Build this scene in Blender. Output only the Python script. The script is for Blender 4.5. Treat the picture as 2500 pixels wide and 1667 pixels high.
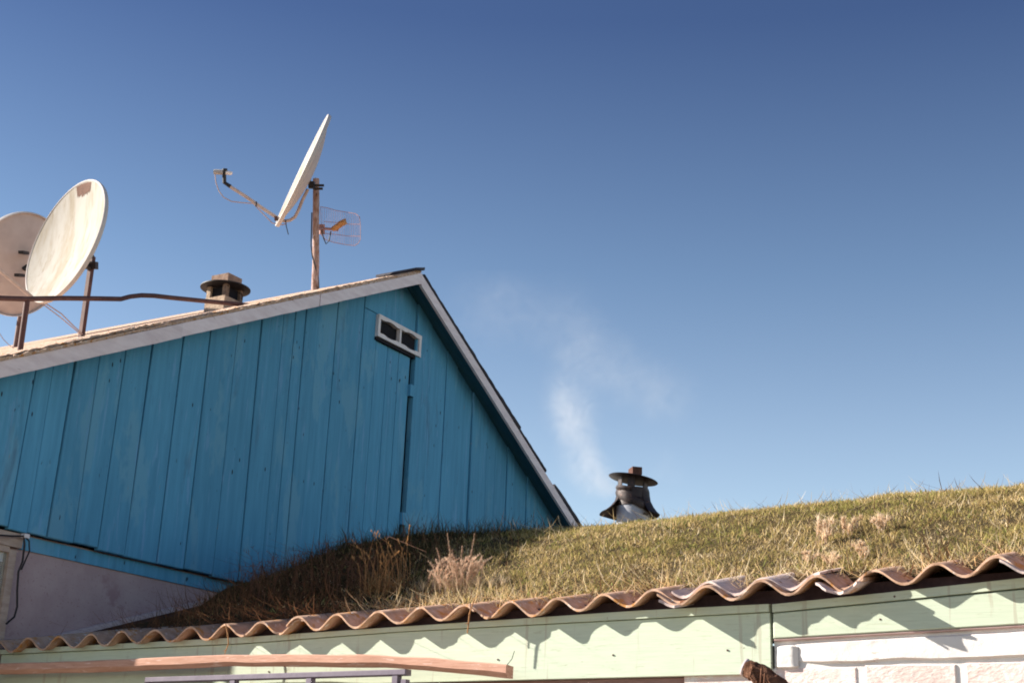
import bpy, bmesh, math, random
import numpy as np
from mathutils import Vector, Matrix, noise

random.seed(7); RNG = np.random.default_rng(11)
S = bpy.context.scene
for o in list(bpy.data.objects): bpy.data.objects.remove(o, do_unlink=True)
COL = S.collection

# ------------------------------------------------------------------ camera
AZ, PITCH, ROLL, FPX = math.radians(31), math.radians(18.3), math.radians(2.25), 3472.2
CAM = Vector((0, 0, 1.65))
_h = Vector((-math.sin(AZ), math.cos(AZ), 0)); _r0 = Vector((math.cos(AZ), math.sin(AZ), 0)); _z = Vector((0, 0, 1))
FW = _h * math.cos(PITCH) + _z * math.sin(PITCH)
_u0 = -_h * math.sin(PITCH) + _z * math.cos(PITCH)
RT = _r0 * math.cos(ROLL) + _u0 * math.sin(ROLL)
UP = -_r0 * math.sin(ROLL) + _u0 * math.cos(ROLL)
cd = bpy.data.cameras.new('camera'); cam = bpy.data.objects.new('camera', cd); COL.objects.link(cam)
cd.lens = 50; cd.sensor_width = 36; cd.sensor_fit = 'HORIZONTAL'; cd.clip_start = .05; cd.clip_end = 3000
M = Matrix((RT, UP, -FW)).transposed().to_4x4(); M.translation = CAM
cam.matrix_world = M
S.camera = cam

# ------------------------------------------------------------------ sky, sun, exposure
LIGHT = Vector((1, .38, -.515)).normalized()          # the way the sunlight travels
ELEV = math.asin(-LIGHT.z)
SUNAZ = math.atan2(-LIGHT.x, -LIGHT.y)               # clockwise from +Y
w = bpy.data.worlds.new('World'); S.world = w; w.use_nodes = True
nt = w.node_tree; bg = nt.nodes['Background']
sky = nt.nodes.new('ShaderNodeTexSky'); sky.sky_type = 'NISHITA'; sky.sun_disc = False
sky.sun_elevation = ELEV; sky.sun_rotation = SUNAZ
sky.altitude = 1600; sky.air_density = 1.0; sky.dust_density = .12; sky.ozone_density = 1.6
# thin mountain air: the whole dome deepens evenly from a pale horizon to the zenith
geo = nt.nodes.new('ShaderNodeTexCoord'); sxyz = nt.nodes.new('ShaderNodeSeparateXYZ'); nt.links.new(geo.outputs['Generated'], sxyz.inputs[0])
cr = nt.nodes.new('ShaderNodeValToRGB'); nt.links.new(sxyz.outputs['Z'], cr.inputs[0]); e = cr.color_ramp.elements
while len(e) < 6: e.new(.5)
for k_, (p_, c_) in enumerate(((0,(2.15,1.82,1.50)),(.17,(2.1,1.79,1.48)),(.247,(1.80,1.58,1.38)),(.358,(1.22,1.21,1.18)),(.515,(.60,.66,.84)),(.8,(.46,.54,.77)))):
    e[k_].position = p_; e[k_].color = (c_[0]/2.4, c_[1]/2.4, c_[2]/2.4, 1)
vm = nt.nodes.new('ShaderNodeVectorMath'); vm.operation = 'MULTIPLY'; nt.links.new(sky.outputs[0], vm.inputs[0]); nt.links.new(cr.outputs[0], vm.inputs[1])
v2 = nt.nodes.new('ShaderNodeVectorMath'); v2.operation = 'SCALE'; v2.inputs['Scale'].default_value = 2.4; nt.links.new(vm.outputs[0], v2.inputs[0])
nt.links.new(v2.outputs[0], bg.inputs[0]); bg.inputs[1].default_value = .0545
sd = bpy.data.lights.new('sun', 'SUN'); sun = bpy.data.objects.new('sun', sd); COL.objects.link(sun)
sd.energy = 5.0; sd.angle = math.radians(.5); sd.color = (1, .93, .82)
sun.rotation_euler = LIGHT.to_track_quat('-Z', 'Y').to_euler(); sun.location = (-6, -4, 9)
vs = S.view_settings; vs.view_transform = 'Standard'; vs.look = 'None'; vs.gamma = 1; vs.exposure = 1.25
vs.use_curve_mapping = False
S.cycles.max_bounces = 6; S.cycles.filter_width = 1.9; S.cycles.volume_bounces = 1

# ------------------------------------------------------------------ photogrammetry: photo pixel (2500 wide) -> point on a known plane
def ray(x, y): return FW * FPX + RT * (x - 1250) - UP * (y - 833.5)
def onX(x, y, X): d = ray(x, y); return CAM + d * ((X - CAM.x) / d.x)
def onY(x, y, Y): d = ray(x, y); return CAM + d * ((Y - CAM.y) / d.y)
def atD(x, y, D): d = ray(x, y); return CAM + d * (D / d.dot(FW))
PXM = lambda D: D / FPX                                # metres per photo pixel at depth D

# ------------------------------------------------------------------ mesh builder
class MB:
    def __init__(s): s.v = []; s.f = []
    def add(s, vs, fs):
        b = len(s.v); s.v += [tuple(v) for v in vs]; s.f += [tuple(b + i for i in f) for f in fs]; return s
    def box(s, a, b):
        x0, y0, z0 = a; x1, y1, z1 = b
        return s.add([(x0,y0,z0),(x1,y0,z0),(x1,y1,z0),(x0,y1,z0),(x0,y0,z1),(x1,y0,z1),(x1,y1,z1),(x0,y1,z1)],
                     [(0,3,2,1),(4,5,6,7),(0,1,5,4),(1,2,6,5),(2,3,7,6),(3,0,4,7)])
    def obox(s, c, ax, ay, az):
        c = Vector(c); P = []
        for k in (-1, 1):
            for i, j in ((-1,-1),(1,-1),(1,1),(-1,1)): P.append(c + ax*i + ay*j + az*k)
        return s.add(P, [(0,3,2,1),(4,5,6,7),(0,1,5,4),(1,2,6,5),(2,3,7,6),(3,0,4,7)])
    def tube(s, pts, r, n=8, jit=0):
        pts = [Vector(p) for p in pts]
        if not hasattr(r, '__len__'): r = [r] * len(pts)
        vs = []; ref = None
        for i, p in enumerate(pts):
            t = (pts[min(i+1, len(pts)-1)] - pts[max(i-1, 0)]).normalized()
            if ref is None: ref = Vector((0,0,1)) if abs(t.z) < .9 else Vector((1,0,0))
            a = t.cross(ref).normalized(); b = a.cross(t).normalized(); ref = b
            for k in range(n):
                th = 2*math.pi*k/n; rr = r[i] * (1 + (random.uniform(-jit, jit) if jit else 0))
                vs.append(p + a*(math.cos(th)*rr) + b*(math.sin(th)*rr))
        m = len(pts); fs = []
        for i in range(m-1):
            for k in range(n):
                fs.append((i*n+k, i*n+(k+1)%n, (i+1)*n+(k+1)%n, (i+1)*n+k))
        fs.append(tuple(range(n))[::-1]); fs.append(tuple(range((m-1)*n, m*n)))
        return s.add(vs, fs)
    def prism(s, poly, x0, x1, axis='x', ch=0.0):
        """poly (a,b) counter-clockwise; extruded along axis from x0 (back) to x1 (front), front edge chamfered."""
        P = [Vector((a, b)) for a, b in poly]
        ar = sum(P[i].x*P[(i+1)%len(P)].y - P[(i+1)%len(P)].x*P[i].y for i in range(len(P)))
        if ar < 0: P.reverse()
        n = len(P); I = []
        for i in range(n):
            e0 = (P[i]-P[i-1]).normalized(); e1 = (P[(i+1)%n]-P[i]).normalized()
            n0 = Vector((-e0.y, e0.x)); n1 = Vector((-e1.y, e1.x)); b = (n0+n1)
            b = b.normalized() / max(.3, b.normalized().dot(n0)) if b.length > 1e-6 else n0
            I.append(P[i] + b*ch)
        mk = (lambda p, t: (t, p.x, p.y)) if axis == 'x' else (lambda p, t: (p.x, t, p.y))
        sg = 1 if x1 > x0 else -1
        vs = [mk(p, x0) for p in P] + [mk(p, x1 - sg*ch) for p in P]
        rings = 2
        if ch > 0: vs += [mk(p, x1) for p in I]; rings = 3
        fs = [tuple(range(n))[::-1], tuple(range((rings-1)*n, rings*n))]
        for r in range(rings-1):
            for i in range(n): fs.append((r*n+i, r*n+(i+1)%n, (r+1)*n+(i+1)%n, (r+1)*n+i))
        return s.add(vs, fs)
    def lathe(s, c, prof, n=24, a0=0, a1=2*math.pi, ax=None):
        """prof list (r, h); axis ax (default +z)"""
        c = Vector(c); az = (ax or Vector((0,0,1))).normalized()
        a = az.cross(Vector((.3,.9,.1))).normalized(); b = az.cross(a)
        full = abs(a1-a0-2*math.pi) < 1e-6; m = n if full else n+1; vs = []
        for r, h in prof:
            for k in range(m):
                t = a0 + (a1-a0)*k/n
                vs.append(c + a*(r*math.cos(t)) + b*(r*math.sin(t)) + az*h)
        fs = []
        for i in range(len(prof)-1):
            for k in range(n):
                k2 = (k+1) % m
                fs.append((i*m+k, i*m+k2, (i+1)*m+k2, (i+1)*m+k))
        return s.add(vs, fs)
    def build(s, name, mat, parent=None, smooth=False, recalc=True):
        off = Vector(parent.get('_o', (0,0,0))) if parent else Vector((0,0,0))
        me = bpy.data.meshes.new(name)
        me.from_pydata([(x-off.x, y-off.y, z-off.z) for x, y, z in s.v], [], s.f)
        if recalc:
            bm = bmesh.new(); bm.from_mesh(me); bmesh.ops.recalc_face_normals(bm, faces=bm.faces); bm.to_mesh(me); bm.free()
        if smooth:
            me.polygons.foreach_set('use_smooth', [True]*len(me.polygons))
            try: me.set_sharp_from_angle(angle=math.radians(40))
            except Exception: pass
        me.materials.append(mat); o = bpy.data.objects.new(name, me); COL.objects.link(o)
        if parent: o.parent = parent; o['_o'] = tuple(off)
        return o
def tag(o, label=None, cat=None, group=None, kind=None):
    if label: o['label'] = label
    if cat: o['category'] = cat
    if group: o['group'] = group
    if kind: o['kind'] = kind
    return o
def thing(name, loc, label, cat, group=None):
    o = bpy.data.objects.new(name, None); COL.objects.link(o); o.location = loc; o['_o'] = tuple(loc)
    o.empty_display_size = .1
    return tag(o, label, cat, group)

# ------------------------------------------------------------------ materials
def newmat(name):
    m = bpy.data.materials.new(name); m.use_nodes = True
    return m, m.node_tree, m.node_tree.nodes['Principled BSDF']
def nz(t, vec, scale, detail=4, rough=.55, dist=0):
    n = t.nodes.new('ShaderNodeTexNoise'); n.inputs['Scale'].default_value = scale; n.inputs['Detail'].default_value = detail
    n.inputs['Roughness'].default_value = rough; n.inputs['Distortion'].default_value = dist
    if vec: t.links.new(vec, n.inputs['Vector'])
    return n.outputs['Fac']
def coords(t, sc=(1,1,1)):
    tc = t.nodes.new('ShaderNodeTexCoord'); mp = t.nodes.new('ShaderNodeMapping'); mp.inputs['Scale'].default_value = sc
    t.links.new(tc.outputs['Object'], mp.inputs['Vector']); return mp.outputs['Vector']
def ramp(t, fac, stops):
    r = t.nodes.new('ShaderNodeValToRGB'); t.links.new(fac, r.inputs[0]); e = r.color_ramp.elements
    while len(e) < len(stops): e.new(.5)
    for k, (p, c) in enumerate(stops):
        e[k].position = p; e[k].color = (*c, 1) if hasattr(c, '__len__') else (c, c, c, 1)
    return r.outputs[0]
def mix(t, fac, a, b, mode='MIX'):
    n = t.nodes.new('ShaderNodeMix'); n.data_type = 'RGBA'; n.blend_type = mode
    for sock, v in ((n.inputs[0], fac), (n.inputs[6], a), (n.inputs[7], b)):
        if hasattr(v, 'is_linked') or hasattr(v, 'links'): t.links.new(v, sock)
        elif hasattr(v, '__len__'): sock.default_value = (*v, 1)
        else: sock.default_value = v
    return n.outputs[2]
def bump(t, b, h, strength, dist=.01):
    n = t.nodes.new('ShaderNodeBump'); n.inputs['Strength'].default_value = strength; n.inputs['Distance'].default_value = dist
    t.links.new(h, n.inputs['Height']); t.links.new(n.outputs[0], b.inputs['Normal'])
def plain(name, c1, c2=None, scale=20, rough=.7, sc=(1,1,1), bmp=.2, bd=.003, spec=.3, metal=0, rnd=0, spots=None, lo=.35, hi=.65, detail=6):
    """two-tone noise paint / stone / metal with optional spots = (colour, scale, threshold, sc)"""
    m, t, b = newmat(name); v = coords(t, sc)
    c2 = c2 or tuple(x*.8 for x in c1)
    f = nz(t, v, scale, detail, .6); col = ramp(t, f, [(lo, c1), (hi, c2)])
    if spots:
        for (sc_col, sscale, th, ssc, *wd_) in spots:
            g = nz(t, coords(t, ssc), sscale, 5, .65, .3); g2 = ramp(t, g, [(th, 0.), (min(1, th+(wd_[0] if wd_ else .05)), 1.)])
            col = mix(t, g2, col, sc_col)
    if rnd:
        oi = t.nodes.new('ShaderNodeObjectInfo'); mr = t.nodes.new('ShaderNodeMapRange')
        mr.inputs['To Min'].default_value = 1-rnd; mr.inputs['To Max'].default_value = 1+rnd
        t.links.new(oi.outputs['Random'], mr.inputs['Value'])
        hs = t.nodes.new('ShaderNodeHueSaturation'); t.links.new(mr.outputs[0], hs.inputs['Value']); t.links.new(col, hs.inputs['Color']); col = hs.outputs[0]
    t.links.new(col, b.inputs['Base Color'])
    b.inputs['Roughness'].default_value = rough; b.inputs['Specular IOR Level'].default_value = spec; b.inputs['Metallic'].default_value = metal
    if bmp: bump(t, b, nz(t, v, scale*2.2, 5, .6), bmp, bd)
    return m

MAT = {}
V1 = (1, 1, 1)
MAT['blue'] = plain('blue_paint', (.104,.345,.545), (.077,.270,.440), 3.5, .75, (1,9,.6), .35, .003, .2, 0, .08,
    [((.128,.345,.510), 1.6, .56, (1,2.5,.8)), ((.135,.340,.550), 5, .60, (1,6,.6)), ((.060,.185,.320), 8, .655, (1,16,.8)), ((.022,.035,.05), 22, .70, (1,2.2,.8)), ((.21,.27,.32), 15, .685, (1,4,.55)), ((.07,.15,.24), 4, .60, (1,2,.35), .2), ((.012,.018,.026), 11, .735, (1,3.0,.6))], .3, .7)
def specks(m, sc, th, col, noise_th):
    t = m.node_tree; b = t.nodes['Principled BSDF']; src = b.inputs['Base Color'].links[0].from_socket
    vo = t.nodes.new('ShaderNodeTexVoronoi'); vo.inputs['Scale'].default_value = 1; t.links.new(coords(t, sc), vo.inputs['Vector'])
    a = ramp(t, vo.outputs['Distance'], [(th*.7, 1.), (th, 0.)]); nn_ = ramp(t, nz(t, coords(t, (1,2.2,1.1)), 3.1, 2), [(noise_th, 0.), (noise_th+.03, 1.)])
    f = t.nodes.new('ShaderNodeMath'); f.operation = 'MULTIPLY'; t.links.new(a, f.inputs[0]); t.links.new(nn_, f.inputs[1])
    t.links.new(mix(t, f.outputs[0], src, col), b.inputs['Base Color'])
specks(MAT['blue'], (4,26,9), .13, (.018,.026,.035), .57)
specks(MAT['blue'], (4,13,4.5), .08, (.02,.022,.028), .58)
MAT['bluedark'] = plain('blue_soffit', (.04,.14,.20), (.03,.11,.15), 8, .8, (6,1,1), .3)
MAT['white'] = plain('white_trim', (.82,.73,.75), (.70,.60,.62), 6, .65, (1,1.5,6), .3, .003, .25, 0, .05,
    [((.32,.25,.22), 22, .66, (1,.6,3)), ((.16,.10,.07), 34, .72, (1,.5,2.5))])
MAT['frame'] = plain('frame_white', (.80,.76,.78), (.70,.65,.66), 18, .55, V1, .2)
MAT['lichen'] = plain('lichen_roof', (.70,.52,.41), (.54,.36,.26), 38, .95, V1, 1.0, .012, .1, 0, .08,
    [((.50,.24,.09), 30, .56, V1), ((.70,.60,.54), 55, .56, V1), ((.14,.08,.06), 45, .68, V1)])
MAT['darkroof'] = plain('dark_slate', (.06,.055,.07), (.035,.03,.04), 20, .8, V1, .4, .005, .3, 0, .15)
MAT['asb'] = plain('asbestos', (.64,.43,.32), (.49,.30,.20), 26, 1.0, V1, .35, .004, .0, 0, .1,
    [((.56,.27,.10), 16, .57, V1), ((.70,.59,.52), 40, .60, V1), ((.13,.075,.05), 50, .69, V1)])
MAT['asbgrey'] = plain('asbestos_clean', (.66,.55,.52), (.54,.42,.39), 22, 1.0, V1, .5, .004, .0, 0, .05,
    [((.24,.13,.08), 26, .64, V1)])
MAT['green'] = plain('green_paint', (.60,.665,.53), (.54,.61,.48), 7, .7, (1.2,1,18), .25, .002, .25, 0, .04,
    [((.50,.55,.42), 16, .60, (1,1,9)), ((.49,.50,.39), 15, .60, (1.6,1,.12)), ((.30,.26,.18), 34, .70, (1,1,1.6))])
MAT['wash'] = plain('whitewash', (.80,.77,.75), (.74,.69,.67), 9, .85, V1, .5, .008, .1, 0, 0, [((.60,.48,.44), 16, .68, (1,1,2))])
MAT['brick'] = plain('washed_brick', (.80,.67,.63), (.74,.58,.54), 26, .9, (1,1,2), .6, .006, .1, 0, .1, [((.82,.74,.71), 22, .52, V1), ((.48,.30,.25), 40, .69, V1)])
MAT['underboard'] = plain('bare_wood_pink', (.36,.22,.20), (.28,.16,.14), 20, .9, (1,1,8), .4)
MAT['underboard2'] = plain('bare_wood_pale', (.66,.48,.46), (.56,.38,.36), 20, .9, (1,1,8), .4)
MAT['stucco'] = plain('pink_stucco', (.49,.375,.375), (.425,.31,.315), 7, .95, V1, .9, .004, .1, 0, 0, [((.36,.24,.24), 90, .60, V1), ((.58,.44,.44), 60, .66, V1), ((.38,.255,.265), 3.2, .60, V1)])
MAT['beige'] = plain('beige_frame', (.50,.40,.34), (.40,.30,.25), 16, .7, (1,1,4), .3, .002, .2, 0, 0, [((.24,.15,.11), 26, .64, (1,1,2))])
MAT['strip'] = plain('strip_wood', (.68,.58,.59), (.56,.46,.47), 14, .8, (1,2,6), .3)
MAT['tar_and_shade'] = plain('tar_felt_and_shade', (.09,.06,.07), (.06,.04,.05), 30, .85, V1, .5)  # tar on the stucco wall, painted shade behind the eave sheets
MAT['dark'] = plain('dark_void_shade', (.012,.012,.018), (.008,.008,.012), 10, .9, V1, 0)
MAT['timber'] = plain('timber', (.60,.35,.265), (.48,.255,.18), 10, .8, (1,4,14), .5, .003, .2, 0, 0, [((.36,.18,.12), 18, .64, (1.2,3,10)), ((.68,.48,.41), 14, .60, (1,3,8))])
MAT['log'] = plain('rotten_log', (.22,.11,.07), (.10,.045,.03), 30, .95, (1,1,1), 1.0, .02, .1, 0, 0, [((.46,.33,.24), 40, .63, V1), ((.02,.012,.01), 30, .62, V1)])
MAT['pole'] = plain('peeling_mast', (.50,.38,.36), (.30,.16,.11), 22, .85, (2,2,1), .7, .006, .15, 0, 0, [((.12,.05,.03), 30, .60, (2,2,.8)), ((.62,.53,.52), 20, .62, (2,2,.6))])
MAT['rust'] = plain('rust_pipe', (.125,.062,.055), (.085,.04,.036), 26, .7, V1, .4, .002, .3, 0, 0, [((.20,.09,.06), 30, .66, V1)])
MAT['iron'] = plain('dark_iron', (.022,.017,.018), (.013,.010,.012), 30, .6, V1, .3, .002, .4)
MAT['rustcap'] = plain('rusty_cap', (.040,.025,.024), (.024,.015,.016), 30, .6, V1, .5, .003, .4, .3, 0, [((.19,.075,.04), 34, .62, V1)])
MAT['sheetrust'] = plain('rusty_sheet', (.050,.028,.024), (.024,.015,.015), 24, .5, V1, .6, .004, .5, .3, 0, [((.19,.09,.055), 34, .62, V1)])
MAT['concrete'] = plain('old_brick', (.50,.39,.30), (.38,.27,.20), 34, .95, V1, .8, .006, .1, 0, .06, [((.22,.13,.09), 40, .64, V1)])
MAT['sootshadebrick'] = plain('shaded_sooty_brick', (.30,.22,.17), (.16,.11,.09), 30, .95, V1, .8, .006, .1, 0, .06, [((.05,.035,.03), 24, .56, V1)])  # soot and painted shade on the chimney posts
MAT['capbrick'] = plain('brown_brick', (.36,.255,.20), (.26,.17,.13), 34, .95, V1, .8, .006, .1, 0, 0, [((.15,.09,.07), 40, .62, V1)])
MAT['redbrick'] = plain('red_brick', (.12,.055,.04), (.08,.035,.026), 34, .9, V1, .5)
MAT['whiteplaster'] = plain('smoky_plaster', (.52,.53,.58), (.40,.40,.44), 9, .9, V1, .4, .004, .1, 0, 0, [((.10,.07,.055), 10, .58, (1,1,1.6))])
MAT['enamel'] = plain('dish_enamel', (.41,.385,.355), (.37,.342,.305), 3.2, .7, (1,1,.35), .05, .001, .1, 0, 0, [((.300,.252,.190), 5.0, .46, (2.2,2.2,.4), .2), ((.235,.185,.125), 9, .55, (3.5,3.5,.5), .2), ((.10,.065,.045), 40, .745, V1)])
MAT['dishback'] = plain('dish_back', (.50,.42,.40), (.44,.36,.345), 12, .6, V1, .15, .002, .3)
MAT['dishrim'] = plain('dish_rim', (.60,.55,.53), (.52,.47,.45), 12, .55, V1, .1, .001, .3)
MAT['chip'] = plain('rust_patch', (.17,.085,.06), (.12,.06,.042), 40, .9, V1, .4)
MAT['alu'] = plain('painted_steel', (.55,.45,.42), (.44,.34,.31), 26, .5, V1, .2, .001, .4)
MAT['plastic'] = plain('grey_plastic', (.42,.40,.40), (.36,.33,.33), 20, .5, V1, .1)
MAT['black'] = plain('black_plastic', (.022,.022,.028), (.015,.015,.02), 20, .5, V1, .1)
MAT['cable'] = plain('pale_cable', (.48,.36,.33), (.40,.29,.27), 30, .6, V1, 0)
MAT['wire'] = plain('grid_wire', (.42,.25,.24), (.34,.18,.17), 30, .6, V1, 0)
MAT['orange'] = plain('orange_feed', (.56,.29,.12), (.46,.22,.09), 20, .6, V1, .1)
MAT['winframe'] = plain('violet_frame', (.22,.185,.235), (.17,.14,.185), 20, .6, V1, .2)
MAT['curtain'] = plain('pale_curtain', (.72,.76,.66), (.60,.66,.56), 12, .9, (1,1,.3), .4, .01)
MAT['curtainbrown'] = plain('olive_curtain', (.30,.22,.12), (.22,.155,.085), 12, .9, (1,8,.5), .5, .01)
MAT['soil'] = plain('soil', (.085,.062,.035), (.06,.045,.025), 18, 1, V1, .8, .02, .05)
MAT['dirt'] = plain('dirt_ground', (.24,.19,.14), (.17,.135,.10), 1.2, 1, V1, .8, .03, .05, 0, 0, [((.10,.12,.05), .8, .58, V1)])
MAT['stone'] = plain('stone', (.20,.15,.14), (.13,.10,.095), 22, .9, V1, .6)
MAT['steel'] = plain('galvanised', (.45,.45,.47), (.35,.35,.37), 40, .4, V1, .1, .001, .5, .7)

def glassmat():
    m, t, b = newmat('window_glass'); b.inputs['Base Color'].default_value = (.9,.93,.92,1); b.inputs['Roughness'].default_value = .06
    b.inputs['Transmission Weight'].default_value = .85; b.inputs['IOR'].default_value = 1.12; return m
MAT['glass'] = glassmat()
def leafmat(name, trans=.35):
    m, t, b = newmat(name); t.nodes.remove(b); out = t.nodes['Material Output']
    a = t.nodes.new('ShaderNodeAttribute'); a.attribute_name = 'tint'
    d = t.nodes.new('ShaderNodeBsdfDiffuse'); tr = t.nodes.new('ShaderNodeBsdfTranslucent'); mx = t.nodes.new('ShaderNodeMixShader')
    mx.inputs[0].default_value = trans
    t.links.new(a.outputs['Color'], d.inputs[0]); t.links.new(a.outputs['Color'], tr.inputs[0])
    t.links.new(d.outputs[0], mx.inputs[1]); t.links.new(tr.outputs[0], mx.inputs[2]); t.links.new(mx.outputs[0], out.inputs[0])
    return m
MAT['leaf'] = leafmat('grass_blades')

# ================================================================== GROUND AND TURF
tag(MB().add([(-700,-700,0),(700,-700,0),(700,700,0),(-700,700,0)], [(0,1,2,3)]).build('ground', MAT['dirt']),
    'bare trodden earth ground around the shed and house', 'ground', kind='structure')

def lerp(pts, x):
    if x <= pts[0][0]: return pts[0][1]
    for (a, b), (c, d) in zip(pts, pts[1:]):
        if x <= c: return b + (d-b)*(x-a)/(c-a)
    return pts[-1][1]
def sstep(a, b, x):
    t = max(0, min(1, (x-a)/(b-a))); return t*t*(3-2*t)
FIELD = [(4.2,2.33),(4.34,2.375),(4.6,2.49),(5.0,2.665),(5.3,2.775),(5.55,2.845),(5.9,2.905),(6.5,2.96),(8,3.06),(9.6,3.16),(11.5,3.3),(13.5,3.35)]
WALLP = [(4.2,2.22),(4.4,2.25),(5.34,2.54),(5.54,2.675),(5.96,2.805),(6.22,2.915),(6.55,3.05),(7.1,3.15),(9.6,3.3),(11.5,3.3),(13.5,3.35)]
_ZM = [(-5.2,2.227),(-4.82,2.234),(-3.45,2.266),(-2.85,2.2785),(-2.45,2.2885),(-2.1,2.300),(-1.42,2.325),(-1.1,2.336),(-.9,2.355),(1.8,2.44)]
ZM = lambda X: lerp(_ZM, X)                       # mid height of the corrugated eave
EAVE = lambda X: ZM(X) - 2.312
def turf(X, Y):
    k = sstep(-4.85, -3.95, X)
    kk = 1 - sstep(-4.0, -3.3, X)
    z = lerp(WALLP, Y)*(1-k) + lerp(FIELD, Y)*k
    z += EAVE(X) * (1 - sstep(4.2, 5.2, Y)) * k
    z += .018*noise.noise((X*2.3, Y*2.3, 3.1)) + .010*noise.noise((X*7, Y*7, 9.1)) + .03*kk*k*math.exp(-((Y-5.75)/.25)**2)
    z += lerp([(-5,0),(-4.2,.016),(-2.9,.016),(-2,.035),(-1,.062),(0,.085),(3,.11)], X) * sstep(4.5, 5.5, Y)
    return z
xs = np.arange(-4.99, 3.2, .07); ys = np.concatenate([np.arange(4.30, 6.6, .06), np.arange(6.7, 13.6, .2)])
m = MB(); nx, ny = len(xs), len(ys)
m.v = [(float(x), float(y) + (.05*noise.noise((x*5, 1, 2)) if j == 0 else 0), turf(x, y) - (.07 if j == 0 else 0)) for j, y in enumerate(ys) for x in xs]
m.f = [(j*nx+i, j*nx+i+1, (j+1)*nx+i+1, (j+1)*nx+i) for j in range(ny-1) for i in range(nx-1)]
xs2 = np.arange(-8.0, -4.98, .2); ys2 = np.arange(10.45, 13.6, .2); b0_ = len(m.v)
m.add([(float(x), float(y), turf(x, y)) for y in ys2 for x in xs2], [(j*len(xs2)+i, j*len(xs2)+i+1, (j+1)*len(xs2)+i+1, (j+1)*len(xs2)+i) for j in range(len(ys2)-1) for i in range(len(xs2)-1)])
tag(m.build('turf_roof', MAT['soil'], None, True), 'earth covered roof slope rising behind the corrugated eave', 'turf roof', kind='structure')

def blades(name, base, height, width, lean, cols, label, cat, parent=None, kind='stuff', bend=.5, mat='leaf', link=True):
    """base (n,3), height, width (n,), lean (n,2) horizontal tip offset as fraction of height, cols (n,3)"""
    n = len(base); ang = RNG.uniform(0, 2*np.pi, n)
    wx = np.stack([np.cos(ang), np.sin(ang), np.zeros(n)], 1) * (width/2)[:, None]
    L = np.concatenate([lean, np.zeros((n,1))], 1) * height[:, None]
    up = np.zeros((n,3)); up[:,2] = height * np.sqrt(np.clip(1 - (lean**2).sum(1)*.5, .1, 1))
    v = np.empty((n,5,3))
    v[:,0] = base - wx; v[:,1] = base + wx
    mid = base + up*.55 + L*.55*bend
    v[:,2] = mid - wx*.75; v[:,3] = mid + wx*.75; v[:,4] = base + up + L
    off = np.array(parent.get('_o', (0,0,0))) if parent else np.zeros(3)
    V = v.reshape(-1,3) - off
    F = (np.arange(n)*5)[:,None] + np.array([[0,1,3,0,3,2,2,3,4]])
    me = bpy.data.meshes.new(name); me.vertices.add(n*5); me.vertices.foreach_set('co', V.ravel())
    me.loops.add(n*9); me.loops.foreach_set('vertex_index', F.ravel().astype(np.int32))
    me.polygons.add(n*3); me.polygons.foreach_set('loop_start', np.arange(0, n*9, 3, dtype=np.int32))
    me.polygons.foreach_set('loop_total', np.full(n*3, 3, np.int32)); me.update(calc_edges=True); me.validate()
    at = me.attributes.new('tint', 'FLOAT_COLOR', 'POINT')
    c = np.ones((n,5,4)); c[:,:,:3] = cols[:,None,:]
    at.data.foreach_set('color', c.ravel()); me.materials.append(MAT[mat])
    o = bpy.data.objects.new(name, me); COL.objects.link(o)
    if parent: o.parent = parent; o['_o'] = tuple(off)
    if label: tag(o, label, cat)
    if kind: o['kind'] = kind
    return o

def scatter(n, x0, x1, y0, y1, keep=None):
    X = RNG.uniform(x0, x1, n); Y = RNG.uniform(y0, y1, n)
    if keep is not None:
        k = np.array([keep(a, b) for a, b in zip(X, Y)]); X, Y = X[k], Y[k]
    Z = np.array([turf(a, b) for a, b in zip(X, Y)]) - .004
    return np.stack([X, Y, Z], 1)
def nfield(B, s, seed): return np.array([noise.noise((b[0]*s, b[1]*s, seed)) for b in B])
GREEN = np.array([.345,.325,.100]); OLIVE = np.array([.520,.405,.165]); STRAW = np.array([.74,.55,.29]); PALE = np.array([.90,.74,.50]); RUSTY_AND_SHADE = np.array([.17,.088,.05]); SHADE_UMBER = np.array([.058,.054,.026])  # last two tones darkened to carry the house shade
def palette(B, dry):
    n = len(B); f = .03 + nfield(B, 2.6, 5.) * .55 + nfield(B, 9, 1.) * .55 + RNG.normal(0, .38, n) + dry
    c = np.where((f < -.12)[:,None], GREEN, np.where((f < .42)[:,None], OLIVE, np.where((f < .85)[:,None], STRAW, PALE)))
    c = c * RNG.uniform(.55, 1.35, (n,1))
    # the rank corner by the house: dead brown weed with the shade painted in
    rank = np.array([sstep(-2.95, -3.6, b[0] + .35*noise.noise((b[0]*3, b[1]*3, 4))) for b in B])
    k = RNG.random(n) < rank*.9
    c[k] = np.where((RNG.random(k.sum()) < .85)[:,None], SHADE_UMBER, RUSTY_AND_SHADE) * RNG.uniform(.6, 1.4, (k.sum(),1))
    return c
def inturf(x, y): return not (x < -4.42 and y < 5.42 + .12*noise.noise((x*4, y*4, 0)))
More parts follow.
